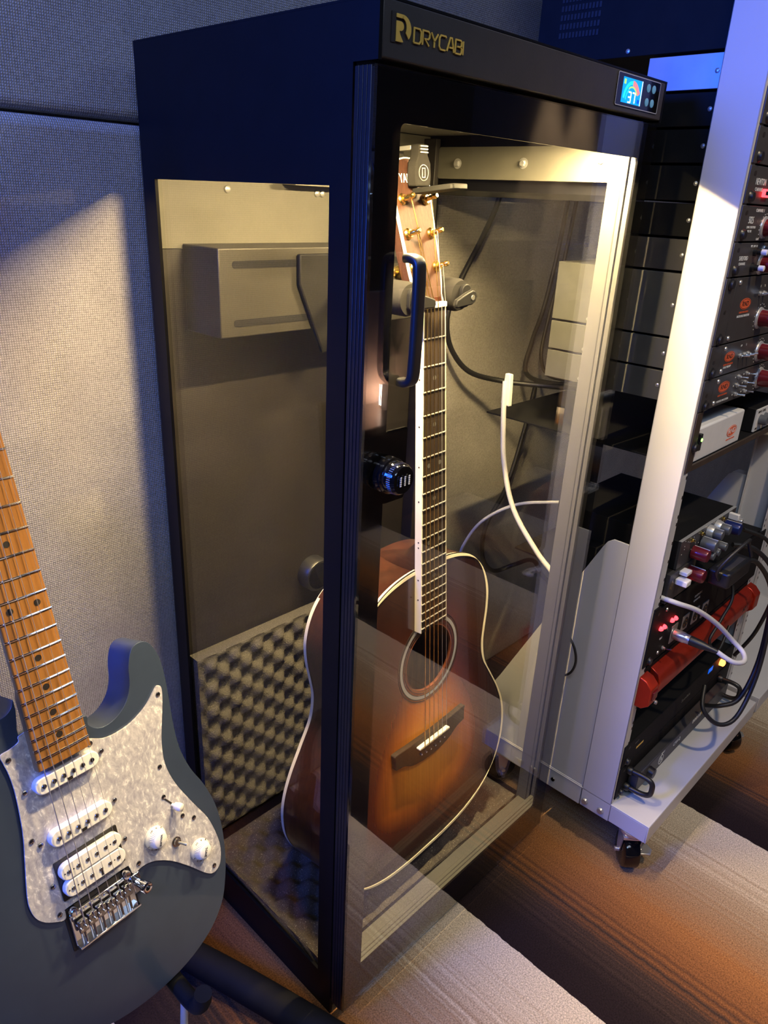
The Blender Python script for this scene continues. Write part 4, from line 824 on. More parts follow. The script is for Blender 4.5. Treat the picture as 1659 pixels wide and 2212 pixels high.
def rack(x0, label, z1):
    x1 = x0 + 0.518; rk = thing('equipment_rack', label, 'rack', (x0 + 0.259, 0.0, 0.0), group=None)
    for s_, xa in ((1, x0), (-1, x1)):
        post = part('post', MB().box(min(xa, xa + s_ * 0.0025), max(xa, xa + s_ * 0.0025), -0.104, -0.045, 0.082, z1).box(min(xa, xa + s_ * 0.0225), max(xa, xa + s_ * 0.0225), -0.104, -0.1015, 0.122, z1).box(min(xa, xa + s_ * 0.012), max(xa, xa + s_ * 0.012), -0.0475, -0.045, 0.082, z1), 'rack_paint', rk, bevel=0.0012)
        hm = MB(); z = 0.14
        while z < 0.83:
            hm.box(xa + s_ * 0.0195 - 0.0016, xa + s_ * 0.0195 + 0.0016, -0.1045, -0.1038, z, z + 0.005); z += 0.0127 if int(z * 1000) % 2 else 0.0159 * 2
        part('rail_holes', hm, 'dark_print', post)
        gx = xa + s_ * 0.0035
        G = [(0.047, 0.1235), (-0.200, 0.1235), (-0.200, 0.190), (-0.162, 0.262), (0.002, 0.602), (0.008, 0.612), (0.018, 0.619), (0.047, 0.619)]
        part('gusset', MB().prism(G, YZL, (gx, 0, 0), -0.0015, 0.0015), 'rack_paint', rk, bevel=0.0006, smooth=20)
        rail = part('base_rail', B(min(gx - 0.0025, gx + 0.0025), max(gx - 0.0025, gx + 0.0025), -0.0435, 0.202, 0.080, 0.1245), 'rack_paint', rk, bevel=0.0008)
        if s_ == 1:
            for y, z in ((-0.055, 0.0965), (-0.087, 0.0965)):
                part('bolt', MB().lathe((x0, y, z), (-1, 0, 0), [(0, 0.0055), (0.0012, 0.0065), (0.0045, 0.0052), (0.0048, 0.0026)], 14), 'steel', rk)
            part('bolt', MB().lathe((gx - 0.0025, 0.0152, 0.1), (-1, 0, 0), [(0, 0.0045), (0.002, 0.004)], 12), 'dark_chrome', rk)
            part('bolt', MB().lathe((gx - 0.0025, 0.165, 0.1), (-1, 0, 0), [(0, 0.0045), (0.002, 0.004)], 12), 'dark_chrome', rk)
    tm = MB().box(x0, x1, -0.177, 0.19, 0.1195, 0.122).box(x0, x1, -0.177, -0.1745, 0.084, 0.1195).box(x0, x0 + 0.0025, -0.1745, -0.1045, 0.084, 0.1195).box(x1 - 0.0025, x1, -0.1745, -0.1045, 0.084, 0.1195)
    part('base_tray', tm, 'rack_paint', rk, bevel=0.0008)
    part('caster_beam', B(x0 + 0.006, x1 - 0.006, -0.172, 0.185, 0.084, 0.119), 'rack_paint', rk)
    part('top_beam', B(x0, x1, -0.10, -0.05, z1 + 0.0002, z1 + 0.03), 'rack_paint', rk)
    return rk
XR = 0.558
rk1 = rack(XR, 'light grey open equipment rack on casters standing beside the glass cabinet', 1.80)
caster(rk1, XR + 0.020, -0.143, math.radians(-48)); caster(rk1, XR + 0.48, -0.146, math.radians(-30)); caster(rk1, XR + 0.03, 0.155, math.radians(60)); caster(rk1, XR + 0.48, 0.155, math.radians(20))
rk2 = rack(1.094, 'second light grey equipment rack at the right edge with only its foot showing', 1.80)
caster(rk2, 1.13, -0.135, math.radians(95)); caster(rk2, 1.57, -0.14, math.radians(-30)); caster(rk2, 1.13, 0.155, math.radians(20)); caster(rk2, 1.57, 0.155, math.radians(50))

PX0, PX1, PY = 0.5635, 1.0705, -0.1062
def gear(name, label, z0, z1, yb, panel, chassis, ear=False, cat='audio unit', group='rack-mounted audio units'):
    g = thing(name, label, cat, (0.817, 0.0, z0), group=group)
    part('chassis', B(0.584, 1.050, -0.1028, yb, z0 + 0.0012, z1 - 0.0012), chassis, g, bevel=0.0006)
    p = part('front_panel', B(PX0 if not ear else 0.6005, PX1, PY, -0.1032, z0 + 0.0006, z1 - 0.0006), panel, g, bevel=0.0005)
    if ear:
        e = part('rack_ear', B(PX0, 0.6, PY, -0.1032, z0 + 0.0006, z1 - 0.0006), panel, g, bevel=0.0005)
        n_ = max(1, round((z1 - z0) / 0.046))
        for z in ([z0 + 0.008, z1 - 0.008] if n_ > 1 else [z0 + 0.008]):
            part('rack_screw', MB().lathe((0.580, PY, z), (0, -1, 0), [(0, 0.0085), (0.001, 0.0085), (0.002, 0.0062), (0.0045, 0.0055), (0.0046, 0.003)], 18), 'black_plastic', g)
        part('rack_slot', MB().prism(rrect(0.5765, 0.5835, (z0 + z1) / 2 - 0.003, (z0 + z1) / 2 + 0.003, 0.0029), XZ, (0, PY, 0), 0, 0.0003), 'dark_print', g)
        for z in (z0 + 0.007, z1 - 0.007): part('panel_screw', MB().lathe((0.6135, PY, z), (0, -1, 0), [(0, 0.0036), (0.0015, 0.003), (0.002, 0.0015)], 12), 'steel', g)
    else:
        part('rack_screw', MB().lathe((0.581, PY, z0 + 0.009), (0, -1, 0), [(0, 0.0075), (0.002, 0.006), (0.0045, 0.0055), (0.0046, 0.003)], 16), 'black_plastic', g)
        part('rack_slot', MB().prism(rrect(0.577, 0.585, z1 - 0.0125, z1 - 0.0065, 0.0028), XZ, (0, PY, 0), 0, 0.0003), 'dark_print', g)
    for y, z in ((-0.030, (z0 + z1) / 2), (0.10, z0 + 0.008)):
        if y < yb - 0.02: part('side_screw', MB().lathe((0.584, y, z), (-1, 0, 0), [(0, 0.0032), (0.001, 0.003), (0.0016, 0.0015)], 10), 'steel', g)
    return g
def knobp(g, x, z, r, l, m, base=True):
    if base: part('knob_skirt', MB().lathe((x, PY, z), (0, -1, 0), [(0, r * 1.3), (0.0018, r * 1.25), (0.003, r)], 24), 'gear_alu', g)
    k = part('knob', MB().lathe((x, PY - 0.002, z), (0, -1, 0), [(0, r), (l * 0.9, r * 0.96), (l, r * 0.85), (l + 0.0002, r * 0.6)], 22), m, g, smooth=30)
    part('pointer', B(x - 0.0005, x + 0.0005, PY - 0.002 - l, PY - 0.003, z + r * 0.93, z + r * 1.02), 'white_print', k)
def toggle(g, x, z, m='steel', tilt=0.4):
    t = part('toggle', MB().lathe((x, PY, z), (0, -1, 0), [(0, 0.0038), (0.002, 0.0038), (0.0022, 0.0026), (0.005, 0.0024)], 10), m, g)
    part('toggle_bat', MB().tube([(x, PY - 0.004, z), (x + 0.001, PY - 0.010, z + 0.002 * tilt), (x + 0.002, PY - 0.015, z + 0.005 * tilt)], [0.0011, 0.0013, 0.0017], 8), 'chrome', t)
def txt(g, s_, x, z, size, m='white_print', sx=1.0, name='lettering'):
    return part(name, MB().text(s_, size, XZ, (x, PY, z), 0.0001, 0.0003, 'LEFT', 0, sx), m, g)
def oval(g, x, z, rx=0.0205, rz=0.0078, word='RND', o=(0, PY, 0), fill='orange_print', inner='dark_print'):
    lg_ = part('oval_logo', MB().prism(circ(x, z, rx, 36, rz), XZ, o, 0.0001, 0.0004), fill, g, label='orange oval logo')
    part('logo_ring', MB().ring(circ(x, z, rx * 0.93, 36, rz * 0.88), circ(x, z, rx * 0.89, 36, rz * 0.82), XZ, o, 0.0003, 0.0006), inner, lg_)
    part('logo_text', MB().text(word, rz * 1.25, XZ, (x + o[0], o[1], z), 0.0004, 0.0003, 'CENTER', 0, 1.25), inner, lg_)
    part('logo_caption', MB().text('RUPERT NEVE DESIGNS', 0.0034, XZ, (x + o[0], o[1], z - rz - 0.0038), 0.0001, 0.0003, 'CENTER'), fill, lg_)
def scale(g, x, z, r):
    m = MB()
    for i in range(15):
        a = math.radians(230 - i * 20); m.box(x + r * math.cos(a) - 0.0007, x + r * math.cos(a) + 0.0007, PY - 0.0004, PY - 0.0001, z + r * math.sin(a) - 0.0007, z + r * math.sin(a) + 0.0007)
    part('dial_marks', m, 'white_print', g)
# from the top of the rack downwards
g = gear('power_conditioner', 'large black box with a mesh side at the top of the grey rack', 1.303, 1.560, 0.25, 'gear_black', 'gear_black', cat='audio unit')
mm = MB()
for i in range(12):
    for j in range(18): mm.box(0.5832, 0.5838, 0.150 + i * 0.0055, 0.1535 + i * 0.0055, 1.335 + j * 0.011, 1.342 + j * 0.011)
part('vent_mesh', mm, 'dark_print', g)
gear('patch_unit', 'silver-sided slim rack unit under the large black box', 1.2585, 1.3015, 0.066, 'gear_alu', 'gear_alu')
gear('rack_unit', 'dark slim rack unit below the silver-sided one', 1.2155, 1.2575, 0.070, 'gear_paint', 'gear_black')
g = gear('rack_unit', 'dark rack unit directly above the one with the red lit button', 1.1715, 1.2145, 0.070, 'gear_paint', 'gear_black')
txt(g, 'INPUT', 0.612, 1.185, 0.006); toggle(g, 0.640, 1.195); knobp(g, 0.675, 1.19, 0.009, 0.014, 'maroon')
g = gear('channel_strip', 'dark channel unit with one small red lit button', 1.1245, 1.1705, 0.10, 'gear_paint', 'gear_black')  # chassis in black: shade above the LED cut-off put into its colour
txt(g, 'NEWTON', 0.588, 1.1515, 0.0115, sx=0.72); txt(g, 'CHANNEL', 0.590, 1.1425, 0.0062, sx=1.0)
b_ = part('button', B(0.618, 0.638, PY - 0.004, PY, 1.134, 1.144), 'red_led', g, bevel=0.001); part('button_face', B(0.6215, 0.6345, PY - 0.0045, PY - 0.004, 1.1365, 1.1415), 'black_gloss', b_)
knobp(g, 0.68, 1.146, 0.011, 0.016, 'maroon')
g = gear('channel_strip', 'dark preamp unit with one maroon knob just below the red button unit', 1.0785, 1.1235, 0.10, 'gear_paint', 'gear_black')  # black chassis again stands in for the unlit side above the cut-off
txt(g, 'CHANNEL 1', 0.612, 1.1175, 0.0058); txt(g, '5025', 0.592, 1.1050, 0.0125, sx=0.75); txt(g, 'DUAL SHELFORD', 0.5905, 1.0965, 0.0042); txt(g, 'MIC PRE', 0.5955, 1.0915, 0.0042)
knobp(g, 0.655, 1.0965, 0.0115, 0.020, 'maroon'); scale(g, 0.655, 1.0965, 0.0175); txt(g, 'GAIN', 0.634, 1.0815, 0.0042)
g = gear('channel_strip', 'dark channel unit with two white-tipped push buttons', 1.0335, 1.0775, 0.10, 'gear_paint', 'gear_paint')  # darker chassis colour carries the dimming near the LED cut-off
txt(g, 'SHELFORD', 0.5885, 1.0570, 0.0082, sx=0.8); txt(g, 'CHANNEL', 0.5905, 1.0500, 0.0052)
txt(g, 'MIC  LINE  DI', 0.622, 1.0725, 0.0042)
for x, z in ((0.640, 1.0655), (0.642, 1.0445)):
    q_ = part('push_button', MB().lathe((x, PY, z), (0, -1, 0), [(0, 0.0062), (0.004, 0.0058), (0.0045, 0.0040), (0.010, 0.0040)], 16), 'black_plastic', g); part('button_tip', MB().lathe((x, PY - 0.010, z), (0, -1, 0), [(0, 0.0039), (0.007, 0.0039), (0.0075, 0.003)], 14), 'white_plastic', q_)
knobp(g, 0.676, 1.0485, 0.0115, 0.020, 'maroon'); knobp(g, 0.672, 1.0665, 0.0055, 0.012, 'knob_grey')
g = gear('mastering_processor', 'tall dark unit with an orange oval logo and one maroon knob', 0.9425, 1.0325, 0.165, 'gear_paint', 'gear_chassis', ear=True)
oval(g, 0.651, 0.995); txt(g, 'MASTER BUSS PROCESSOR', 0.628, 0.978, 0.0045, sx=0.9); knobp(g, 0.722, 0.970, 0.0125, 0.020, 'maroon'); scale(g, 0.722, 0.970, 0.021)
for x in (0.700, 0.716): toggle(g, x, 1.0065); 
txt(g, 'I', 0.698, 1.017, 0.005); txt(g, 'O', 0.713, 1.017, 0.005)
g = gear('mastering_processor', 'slim dark unit with an orange oval logo and a row of chrome toggles', 0.8955, 0.9415, 0.165, 'gear_paint', 'gear_chassis', ear=True)
oval(g, 0.636, 0.9215, 0.019, 0.0075); txt(g, 'DUAL PREAMP', 0.619, 0.9065, 0.0045)
for x in (0.674, 0.692, 0.708): toggle(g, x, 0.9185)
knobp(g, 0.757, 0.9165, 0.0125, 0.020, 'maroon'); scale(g, 0.757, 0.9165, 0.020); txt(g, 'HP', 0.672, 0.933, 0.0045); txt(g, 'I', 0.694, 0.933, 0.005)
g = gear('mastering_processor', 'slim dark unit with an orange oval logo and a grid of six small switches', 0.8485, 0.8945, 0.165, 'gear_paint', 'gear_chassis', ear=True)
oval(g, 0.641, 0.8762, 0.021, 0.0082); txt(g, 'PORTICO PROCESSOR', 0.623, 0.855, 0.0045)
for x, z in ((0.691, 0.885), (0.724, 0.886), (0.690, 0.872), (0.726, 0.872), (0.693, 0.858), (0.729, 0.858)): toggle(g, x, z, tilt=0.1); part('switch_mark', B(x - 0.012, x - 0.009, PY - 0.0004, PY - 0.0001, z - 0.001, z + 0.001), 'white_print', g)
knobp(g, 0.787, 0.871, 0.0135, 0.020, 'maroon'); scale(g, 0.787, 0.871, 0.021)
# shelf with a white supply box and a small unit
sh = thing('rack_shelf', 'dark brown rack shelf carrying the white power supply box', 'shelf', (0.817, 0, 0.756))
part('deck', B(0.584, 1.050, -0.1025, 0.275, 0.7605, 0.7635), 'gear_black', sh, bevel=0.0006)
part('front_lip', B(0.584, 1.050, -0.1062, -0.1028, 0.7555, 0.7655), 'shelf_brown', sh, bevel=0.0006)
for xa, xb in ((PX0, 0.5838), (1.0502, PX1)): part('shelf_ear', B(xa, xb, PY, -0.1032, 0.7565, 0.8475), 'shelf_brown', sh, bevel=0.0006)
part('shelf_screw', MB().lathe((0.576, PY, 0.795), (0, -1, 0), [(0, 0.0085), (0.001, 0.0085), (0.002, 0.0062), (0.0045, 0.0055), (0.0046, 0.003)], 18), 'black_plastic', sh)
ps = thing('power_supply', 'white metal supply box with an orange oval on the rack shelf', 'power supply', (0.685, 0.0, 0.7638))
part('case', B(0.5905, 0.7785, -0.1010, -0.045, 0.7640, 0.8190), 'white_box', ps, bevel=0.003, seg=3)
part('lid_seam', B(0.5895, 0.7795, -0.0962, -0.0950, 0.7645, 0.8185), 'gear_alu', ps)
oval(ps, 0.736, 0.790, 0.0205, 0.0095, 'RND', (0, -0.1010, 0), 'orange_print', 'white_box')
sw = part('rocker_switch', B(0.5915, 0.599, -0.1075, -0.1008, 0.786, 0.812), 'black_plastic', ps, bevel=0.001); part('power_led', MB().lathe((0.5955, -0.1075, 0.803), (0, -1, 0), [(0, 0.0026), (0.001, 0.0022)], 12), 'green_led', sw)
mx = thing('mini_mixer', 'small white-faced unit with a black knob on the rack shelf', 'audio unit', (0.92, 0.0, 0.7638))
part('case', B(0.850, 1.000, -0.0960, 0.02, 0.7640, 0.8060), 'gear_black', mx, bevel=0.001); part('face', B(0.852, 0.998, -0.0990, -0.0962, 0.7655, 0.8045), 'white_box', mx)
for x in (0.872, 0.895, 0.93): part('knob', MB().lathe((x, -0.0990, 0.785), (0, -1, 0), [(0, 0.009), (0.013, 0.0082)], 18), 'knob_grey', mx)
part('markings', MB().text('INPUT  LEVEL', 0.006, XZ, (0.856, -0.0990, 0.7995), 0.0001, 0.0003).text('LINE', 0.005, XZ, (0.856, -0.0990, 0.770), 0.0001, 0.0003), 'dark_print', mx)
# lower shelf, colourful channel unit, fader unit
ls = thing('rack_shelf', 'plain black rack shelf under the unit with coloured knobs', 'shelf', (0.817, 0, 0.522))
part('deck', B(0.584, 1.050, -0.1025, 0.18, 0.5225, 0.5255), 'gear_black', ls); part('shelf_ear', B(PX0, 0.5838, PY, -0.1032, 0.5205, 0.5245), 'gear_black', ls)
ua = thing('channel_unit', 'black box with blue, grey, white and maroon knobs on the lower shelf', 'audio unit', (0.73, 0.0, 0.5795), group=None)
part('case', B(0.612, 0.842, -0.1010, 0.12, 0.5800, 0.6300), 'gear_black', ua, bevel=0.0008)
part('front_panel', B(0.612, 0.842, PY, -0.1012, 0.5805, 0.6300), 'gear_paint', ua, bevel=0.0005)
part('panel_edge', B(0.612, 0.842, PY - 0.0004, -0.1012, 0.6300, 0.6306), 'gear_alu', ua)
for x, z, r, l, m_ in ((0.665, 0.598, 0.0115, 0.026, 'maroon'), (0.700, 0.604, 0.0115, 0.024, 'knob_grey'), (0.724, 0.6165, 0.0095, 0.022, 'knob_grey'), (0.756, 0.6165, 0.0095, 0.022, 'knob_grey'), (0.7975, 0.607, 0.0115, 0.026, 'knob_blue'), (0.700, 0.5855, 0.007, 0.024, 'knob_grey'), (0.722, 0.5855, 0.007, 0.024, 'knob_grey'), (0.752, 0.5865, 0.008, 0.024, 'knob_grey'), (0.825, 0.612, 0.005, 0.018, 'steel')):
    knobp(ua, x, z, r, l, m_, base=False)
for x in (0.724, 0.756): part('knob_skirt', MB().lathe((x, PY, 0.6165), (0, -1, 0), [(0, 0.0125), (0.006, 0.0120), (0.010, 0.0105)], 26), 'gear_alu', ua)
part('lever', B(0.8055, 0.8135, PY - 0.018, PY, 0.617, 0.629), 'white_plastic', ua, bevel=0.0015)
for x, z in ((0.652, 0.622), (0.690, 0.623), (0.780, 0.6245)): part('brass_nut', MB().lathe((x, PY, z), (0, -1, 0), [(0, 0.0042), (0.003, 0.004), (0.0032, 0.002), (0.007, 0.002)], 8), 'gold', ua)
dm = MB()
for i in range(60):
    x = random.uniform(0.618, 0.835); z = random.uniform(0.583, 0.628); dm.box(x, x + 0.0016, PY - 0.0004, PY - 0.0001, z, z + 0.0012)
part('panel_print', dm, 'white_print', ua)
ub = thing('fader_unit', 'small dark unit with white faders and a maroon knob beside the rack post', 'audio unit', (0.62, 0.0, 0.5255), group=None)
part('case', B(0.590, 0.690, -0.1010, 0.10, 0.5262, 0.5792), 'gear_black', ub, bevel=0.0008)
part('front_panel', B(0.590, 0.690, PY - 0.0022, -0.1012, 0.5265, 0.5790), 'gear_paint', ub, bevel=0.0005)
part('fader_cap', B(0.612, 0.630, PY - 0.022, PY - 0.002, 0.556, 0.566), 'white_plastic', ub, bevel=0.0015); part('fader_cap', B(0.622, 0.642, PY - 0.016, PY - 0.002, 0.570, 0.577), 'white_plastic', ub, bevel=0.0015)
knobp(ub, 0.667, 0.560, 0.0125, 0.026, 'maroon', base=False); part('window_print', B(0.594, 0.609, PY - 0.0026, PY - 0.0022, 0.548, 0.574), 'screen_green', ub) if False else None
part('crest_print', MB().stroke([(0.597, 0.552), (0.601, 0.566), (0.606, 0.560), (0.603, 0.549)], 0.0012, XZ, (0, PY - 0.0022, 0), 0.0001, 0.0004), 'gold', ub)
# xlr splitter
g = gear('xlr_splitter', 'black unit with a row of XLR sockets and red indicator lights', 0.412, 0.520, 0.06, 'gear_black', 'gear_black')
for x, z in ((0.798, 0.437), (0.754, 0.4415), (0.709, 0.4445)):
    xs_ = part('xlr_socket', MB().ring(rrect(x - 0.013, x + 0.013, z - 0.0155, z + 0.0155, 0.001), circ(x, z, 0.0105, 24), XZ, (0, PY, 0), 0, 0.0022), 'steel', g) if False else part('xlr_socket', MB().prism(rrect(x - 0.013, x + 0.013, z - 0.0155, z + 0.0155, 0.001), XZ, (0, PY, 0), 0, 0.0018), 'steel', g, bevel=0.0004)
    part('socket_hole', MB().lathe((x, PY - 0.0018, z), (0, -1, 0), [(0, 0.0108), (0.0006, 0.0105)], 24), 'dark_print', xs_)
    for a in (90, 210, 330): part('socket_pin', MB().lathe((x + 0.0055 * math.cos(math.radians(a)), PY - 0.0024, z + 0.0055 * math.sin(math.radians(a))), (0, -1, 0), [(0, 0.0012), (0.0008, 0.001)], 8), 'gold', xs_)
for x, z in ((0.657, 0.474), (0.6425, 0.4755), (0.613, 0.475), (0.5995, 0.4765)): part('indicator', MB().lathe((x, PY, z), (0, -1, 0), [(0, 0.0042), (0.003, 0.0040), (0.0055, 0.0020)], 14), 'red_led', g)
part('lettering', MB().text('OUTPUT 1', 0.0068, XZ, (0.732, PY, 0.486), 0.0001, 0.0003).text('CHANNEL', 0.0062, XZ, (0.732, PY, 0.477), 0.0001, 0.0003).text('1', 0.007, XZ, (0.632, PY, 0.462), 0.0001, 0.0003).text('ON', 0.006, XZ, (0.607, PY, 0.452), 0.0001, 0.0003), 'white_print', g)
for z in (0.424, 0.508): part('panel_screw', MB().lathe((0.612, PY, z), (0, -1, 0), [(0, 0.0036), (0.0015, 0.003)], 12), 'steel', g)
toggle(g, 0.628, 0.427); part('socket_plate', B(0.652, 0.676, PY - 0.0018, PY, 0.424, 0.458), 'steel', g, bevel=0.0004)
xp = thing('xlr_plug', 'silver and black XLR plug on a grey cable in the black splitter', 'plug', (0.664, -0.13, 0.44))
part('shell', MB().lathe((0.664, PY - 0.0022, 0.4405), (0.05, -1, -0.02), [(0, 0.0095), (0.018, 0.0095), (0.019, 0.0088), (0.028, 0.0082)], 22), 'steel', xp)
part('boot', MB().lathe((0.6654, -0.1362, 0.440), (0.16, -1, -0.10), [(0, 0.0086), (0.018, 0.0078), (0.034, 0.0050), (0.046, 0.0040)], 18), 'black_plastic', xp)
part('cable', MB().tube([(0.6725, -0.181, 0.4355), (0.685, -0.205, 0.422), (0.712, -0.215, 0.415), (0.735, -0.205, 0.418), (0.730, -0.185, 0.435), (0.690, -0.165, 0.475), (0.640, -0.145, 0.512), (0.600, -0.125, 0.532), (0.586, -0.095, 0.538)], 0.0042, 10, 6), 'cable_grey', xp)
# red aluminium unit
ru = thing('red_unit', 'long red aluminium rack unit with bolted end blocks', 'audio unit', (0.817, 0.0, 0.34), group=None)
part('chassis', B(0.584, 1.050, -0.1028, 0.05, 0.344, 0.402), 'gear_black', ru)
part('front_bar', MB().prism([(-0.1030, 0.346), (-0.112, 0.342), (-0.122, 0.350), (-0.124, 0.374), (-0.118, 0.388), (-0.1030, 0.396)], ((0, 1, 0), (0, 0, 1), (1, 0, 0)), (0.606, 0, 0), 0, 0.436), 'red_alu', ru, bevel=0.001)
for xa in (0.5640, 1.0420): part('end_block', MB().prism([(-0.1030, 0.338), (-0.116, 0.338), (-0.1275, 0.348), (-0.1275, 0.380), (-0.116, 0.392), (-0.1030, 0.396)], ((0, 1, 0), (0, 0, 1), (1, 0, 0)), (xa, 0, 0), 0, 0.028), 'red_alu', ru, bevel=0.0015)
part('end_notch', B(0.572, 0.590, -0.1295, -0.1260, 0.356, 0.372), 'maroon', ru, bevel=0.001)
part('end_bolt', MB().lathe((0.592, -0.1275, 0.344), (0, -1, 0), [(0, 0.004), (0.003, 0.0035)], 12), 'steel', ru)
part('lettering', MB().text('A7', 0.014, XZ, (0.985, -0.1245, 0.368), 0.0, 0.0004), 'dark_print', ru)
# slim strip unit and amplifier with bow handles
g = gear('slim_unit', 'slim black unit with an amber lamp and a small blue display', 0.2005, 0.2485, 0.05, 'gear_black', 'gear_black')
part('lamp', MB().lathe((0.992, PY, 0.230), (0, -1, 0), [(0, 0.0075), (0.008, 0.0070), (0.010, 0.004)], 14), 'amber_led', g); part('display', B(0.925, 0.948, PY - 0.0006, PY, 0.231, 0.242), 'screen_deep', g)
part('lettering', MB().text('Soundlabs', 0.010, XZ, (0.80, PY, 0.226), 0.0001, 0.0003).text('INPUT', 0.005, XZ, (0.603, PY, 0.236), 0.0001, 0.0003), 'gear_chassis', g)
part('brass_label', B(0.612, 0.640, PY - 0.0004, PY - 0.0001, 0.219, 0.223), 'brass_print', g)
g = gear('power_amplifier', 'black amplifier with two bow handles at the foot of the rack', 0.1305, 0.1985, 0.06, 'gear_black', 'gear_black')
bz = part('lower_fascia', B(0.604, 1.030, -0.1240, -0.1064, 0.134, 0.172), 'gear_paint', g, bevel=0.002)
part('lettering', MB().text('CPX-2', 0.012, XZ, (0.755, -0.1240, 0.155), 0.0001, 0.0003).text('GAIN', 0.006, XZ, (0.70, -0.1240, 0.166), 0.0001, 0.0003), 'white_print', bz)
part('badge', MB().ring(circ(0.703, 0.152, 0.0105, 24), circ(0.703, 0.152, 0.0095, 24), XZ, (0, -0.1240, 0), 0.0, 0.0005), 'white_print', bz)
part('badge_mark', MB().stroke([(0.699, 0.148), (0.703, 0.157), (0.707, 0.148)], 0.0014, XZ, (0, -0.1240, 0), 0.0, 0.0005), 'white_print', bz)
kb = part('knob', MB().lathe((0.654, -0.1240, 0.153), (0, -1, 0), [(0, 0.011), (0.010, 0.0095), (0.0105, 0.007)], 22), 'black_plastic', g)
for i in range(7): part('level_light', B(0.842 + i * 0.0085, 0.846 + i * 0.0085, -0.1245, -0.1240, 0.160, 0.168), 'white_print' if i < 5 else 'brass_print', g)
for x in (0.598, 1.012):
    part('bow_handle', MB().tube([(x, -0.1062, 0.180), (x + 0.002, -0.135, 0.181), (x + 0.003, -0.150, 0.176), (x + 0.003, -0.153, 0.163), (x + 0.003, -0.150, 0.149), (x + 0.002, -0.135, 0.143), (x, -0.1062, 0.143)], 0.0048, 12, 5), 'black_plastic', g)
    for z in (0.180, 0.143): part('handle_ferrule', MB().lathe((x, -0.1062, z), (0, -1, 0), [(0, 0.008), (0.006, 0.0078), (0.009, 0.006)], 16), 'black_plastic', g)

# ------------------------------------------------------------------ cables and the power brick
pb = thing('power_brick', 'black power adapter brick lying in front of the coloured knobs', 'adapter', (0.74, -0.16, 0.53))
part('case', MB().prism(rrect(0.690, 0.790, -0.167, -0.130, 0.006), ((1, 0.0, 0), (0, 1, 0), (0, 0, 1)), (0, 0, 0), 0.540, 0.568), 'black_plastic', pb, bevel=0.004, seg=3)
part('label', B(0.705, 0.775, -0.160, -0.137, 0.568, 0.5684), 'gear_paint', pb)
part('cord', MB().tube([(0.790, -0.150, 0.553), (0.83, -0.165, 0.545), (0.865, -0.19, 0.49), (0.885, -0.20, 0.40), (0.875, -0.205, 0.30), (0.835, -0.200, 0.225), (0.80, -0.180, 0.215), (0.79, -0.150, 0.24), (0.82, -0.135, 0.27)], 0.0042, 10, 6), 'cable_black', pb)
part('cord', MB().tube([(0.69, -0.150, 0.553), (0.675, -0.150, 0.575), (0.690, -0.165, 0.610), (0.73, -0.17, 0.620), (0.77, -0.16, 0.600), (0.785, -0.165, 0.572)], 0.003, 10, 6), 'cable_black', pb)
def cable(pts, r, m_, label, group=None, sm=8):
    base = pts[-1]; return solo('cable', MB().tube(pts, r, 10, sm), m_, label, 'cable', base, group=group)
cable([(0.825, -0.12, 0.565), (0.86, -0.150, 0.555), (0.905, -0.18, 0.50), (0.935, -0.185, 0.40), (0.925, -0.19, 0.30), (0.885, -0.185, 0.235), (0.86, -0.16, 0.215), (0.86, -0.13, 0.20)], 0.0044, 'cable_black', 'thick black cable looping over the red unit down to the rack foot')
cable([(0.90, -0.11, 0.57), (0.945, -0.15, 0.54), (0.985, -0.17, 0.44), (0.98, -0.16, 0.34), (0.99, -0.13, 0.26)], 0.0038, 'cable_black', 'black cable hanging at the far end of the red unit')
cable([(0.842, -0.11, 0.53), (0.83, -0.14, 0.47), (0.80, -0.14, 0.43), (0.76, -0.14, 0.40), (0.79, -0.15, 0.37), (0.84, -0.145, 0.40)], 0.0028, 'cable_black', 'thin black cable curling in front of the red unit')
cable([(0.545, 0.215, 0.835), (0.541, 0.208, 0.775), (0.541, 0.196, 0.695), (0.541, 0.165, 0.617), (0.541, 0.108, 0.556), (0.5405, 0.066, 0.522), (0.540, 0.04, 0.46), (0.540, 0.045, 0.40), (0.540, 0.075, 0.36)], 0.0045, 'cable_white', 'white cable hanging between the cabinet and the rack')
cable([(0.535, 0.02, 0.43), (0.535, 0.005, 0.41), (0.535, -0.001, 0.385), (0.535, 0.006, 0.36), (0.535, 0.025, 0.345), (0.535, 0.06, 0.335)], 0.0022, 'cable_black', 'thin dark cable loop against the rack side panel')
tp_ = solo('cable_tie_tag', MB().prism([(0.0, 0.0), (0.012, 0.0), (0.016, -0.052), (-0.004, -0.054)], ((0.2, 0.98, 0), (0, 0, 1), (0.98, -0.2, 0)), (0.548, 0.205, 0.848), -0.004, 0.004), 'tape_white', 'white tape tag wrapped round the cables at the shelf', 'tape', (0.548, 0.205, 0.80), bevel=0.0012)
cable([(0.765, 0.408, 1.30), (0.755, 0.408, 1.20), (0.741, 0.408, 1.119), (0.700, 0.408, 1.050), (0.655, 0.408, 0.989), (0.622, 0.406, 0.94), (0.612, 0.406, 0.899), (0.625, 0.40, 0.85), (0.667, 0.385, 0.805), (0.73, 0.35, 0.785), (0.77, 0.27, 0.785), (0.76, 0.16, 0.80)], 0.0052, 'cable_black', 'thick black cable curving down the fabric wall to the shelf')
cable([(0.99, 0.405, 1.25), (0.97, 0.405, 1.05), (0.94, 0.405, 0.912), (0.90, 0.40, 0.84), (0.86, 0.38, 0.78), (0.84, 0.30, 0.775), (0.83, 0.18, 0.80)], 0.0048, 'cable_black', 'black cable hanging straight down the wall behind the rack', None)
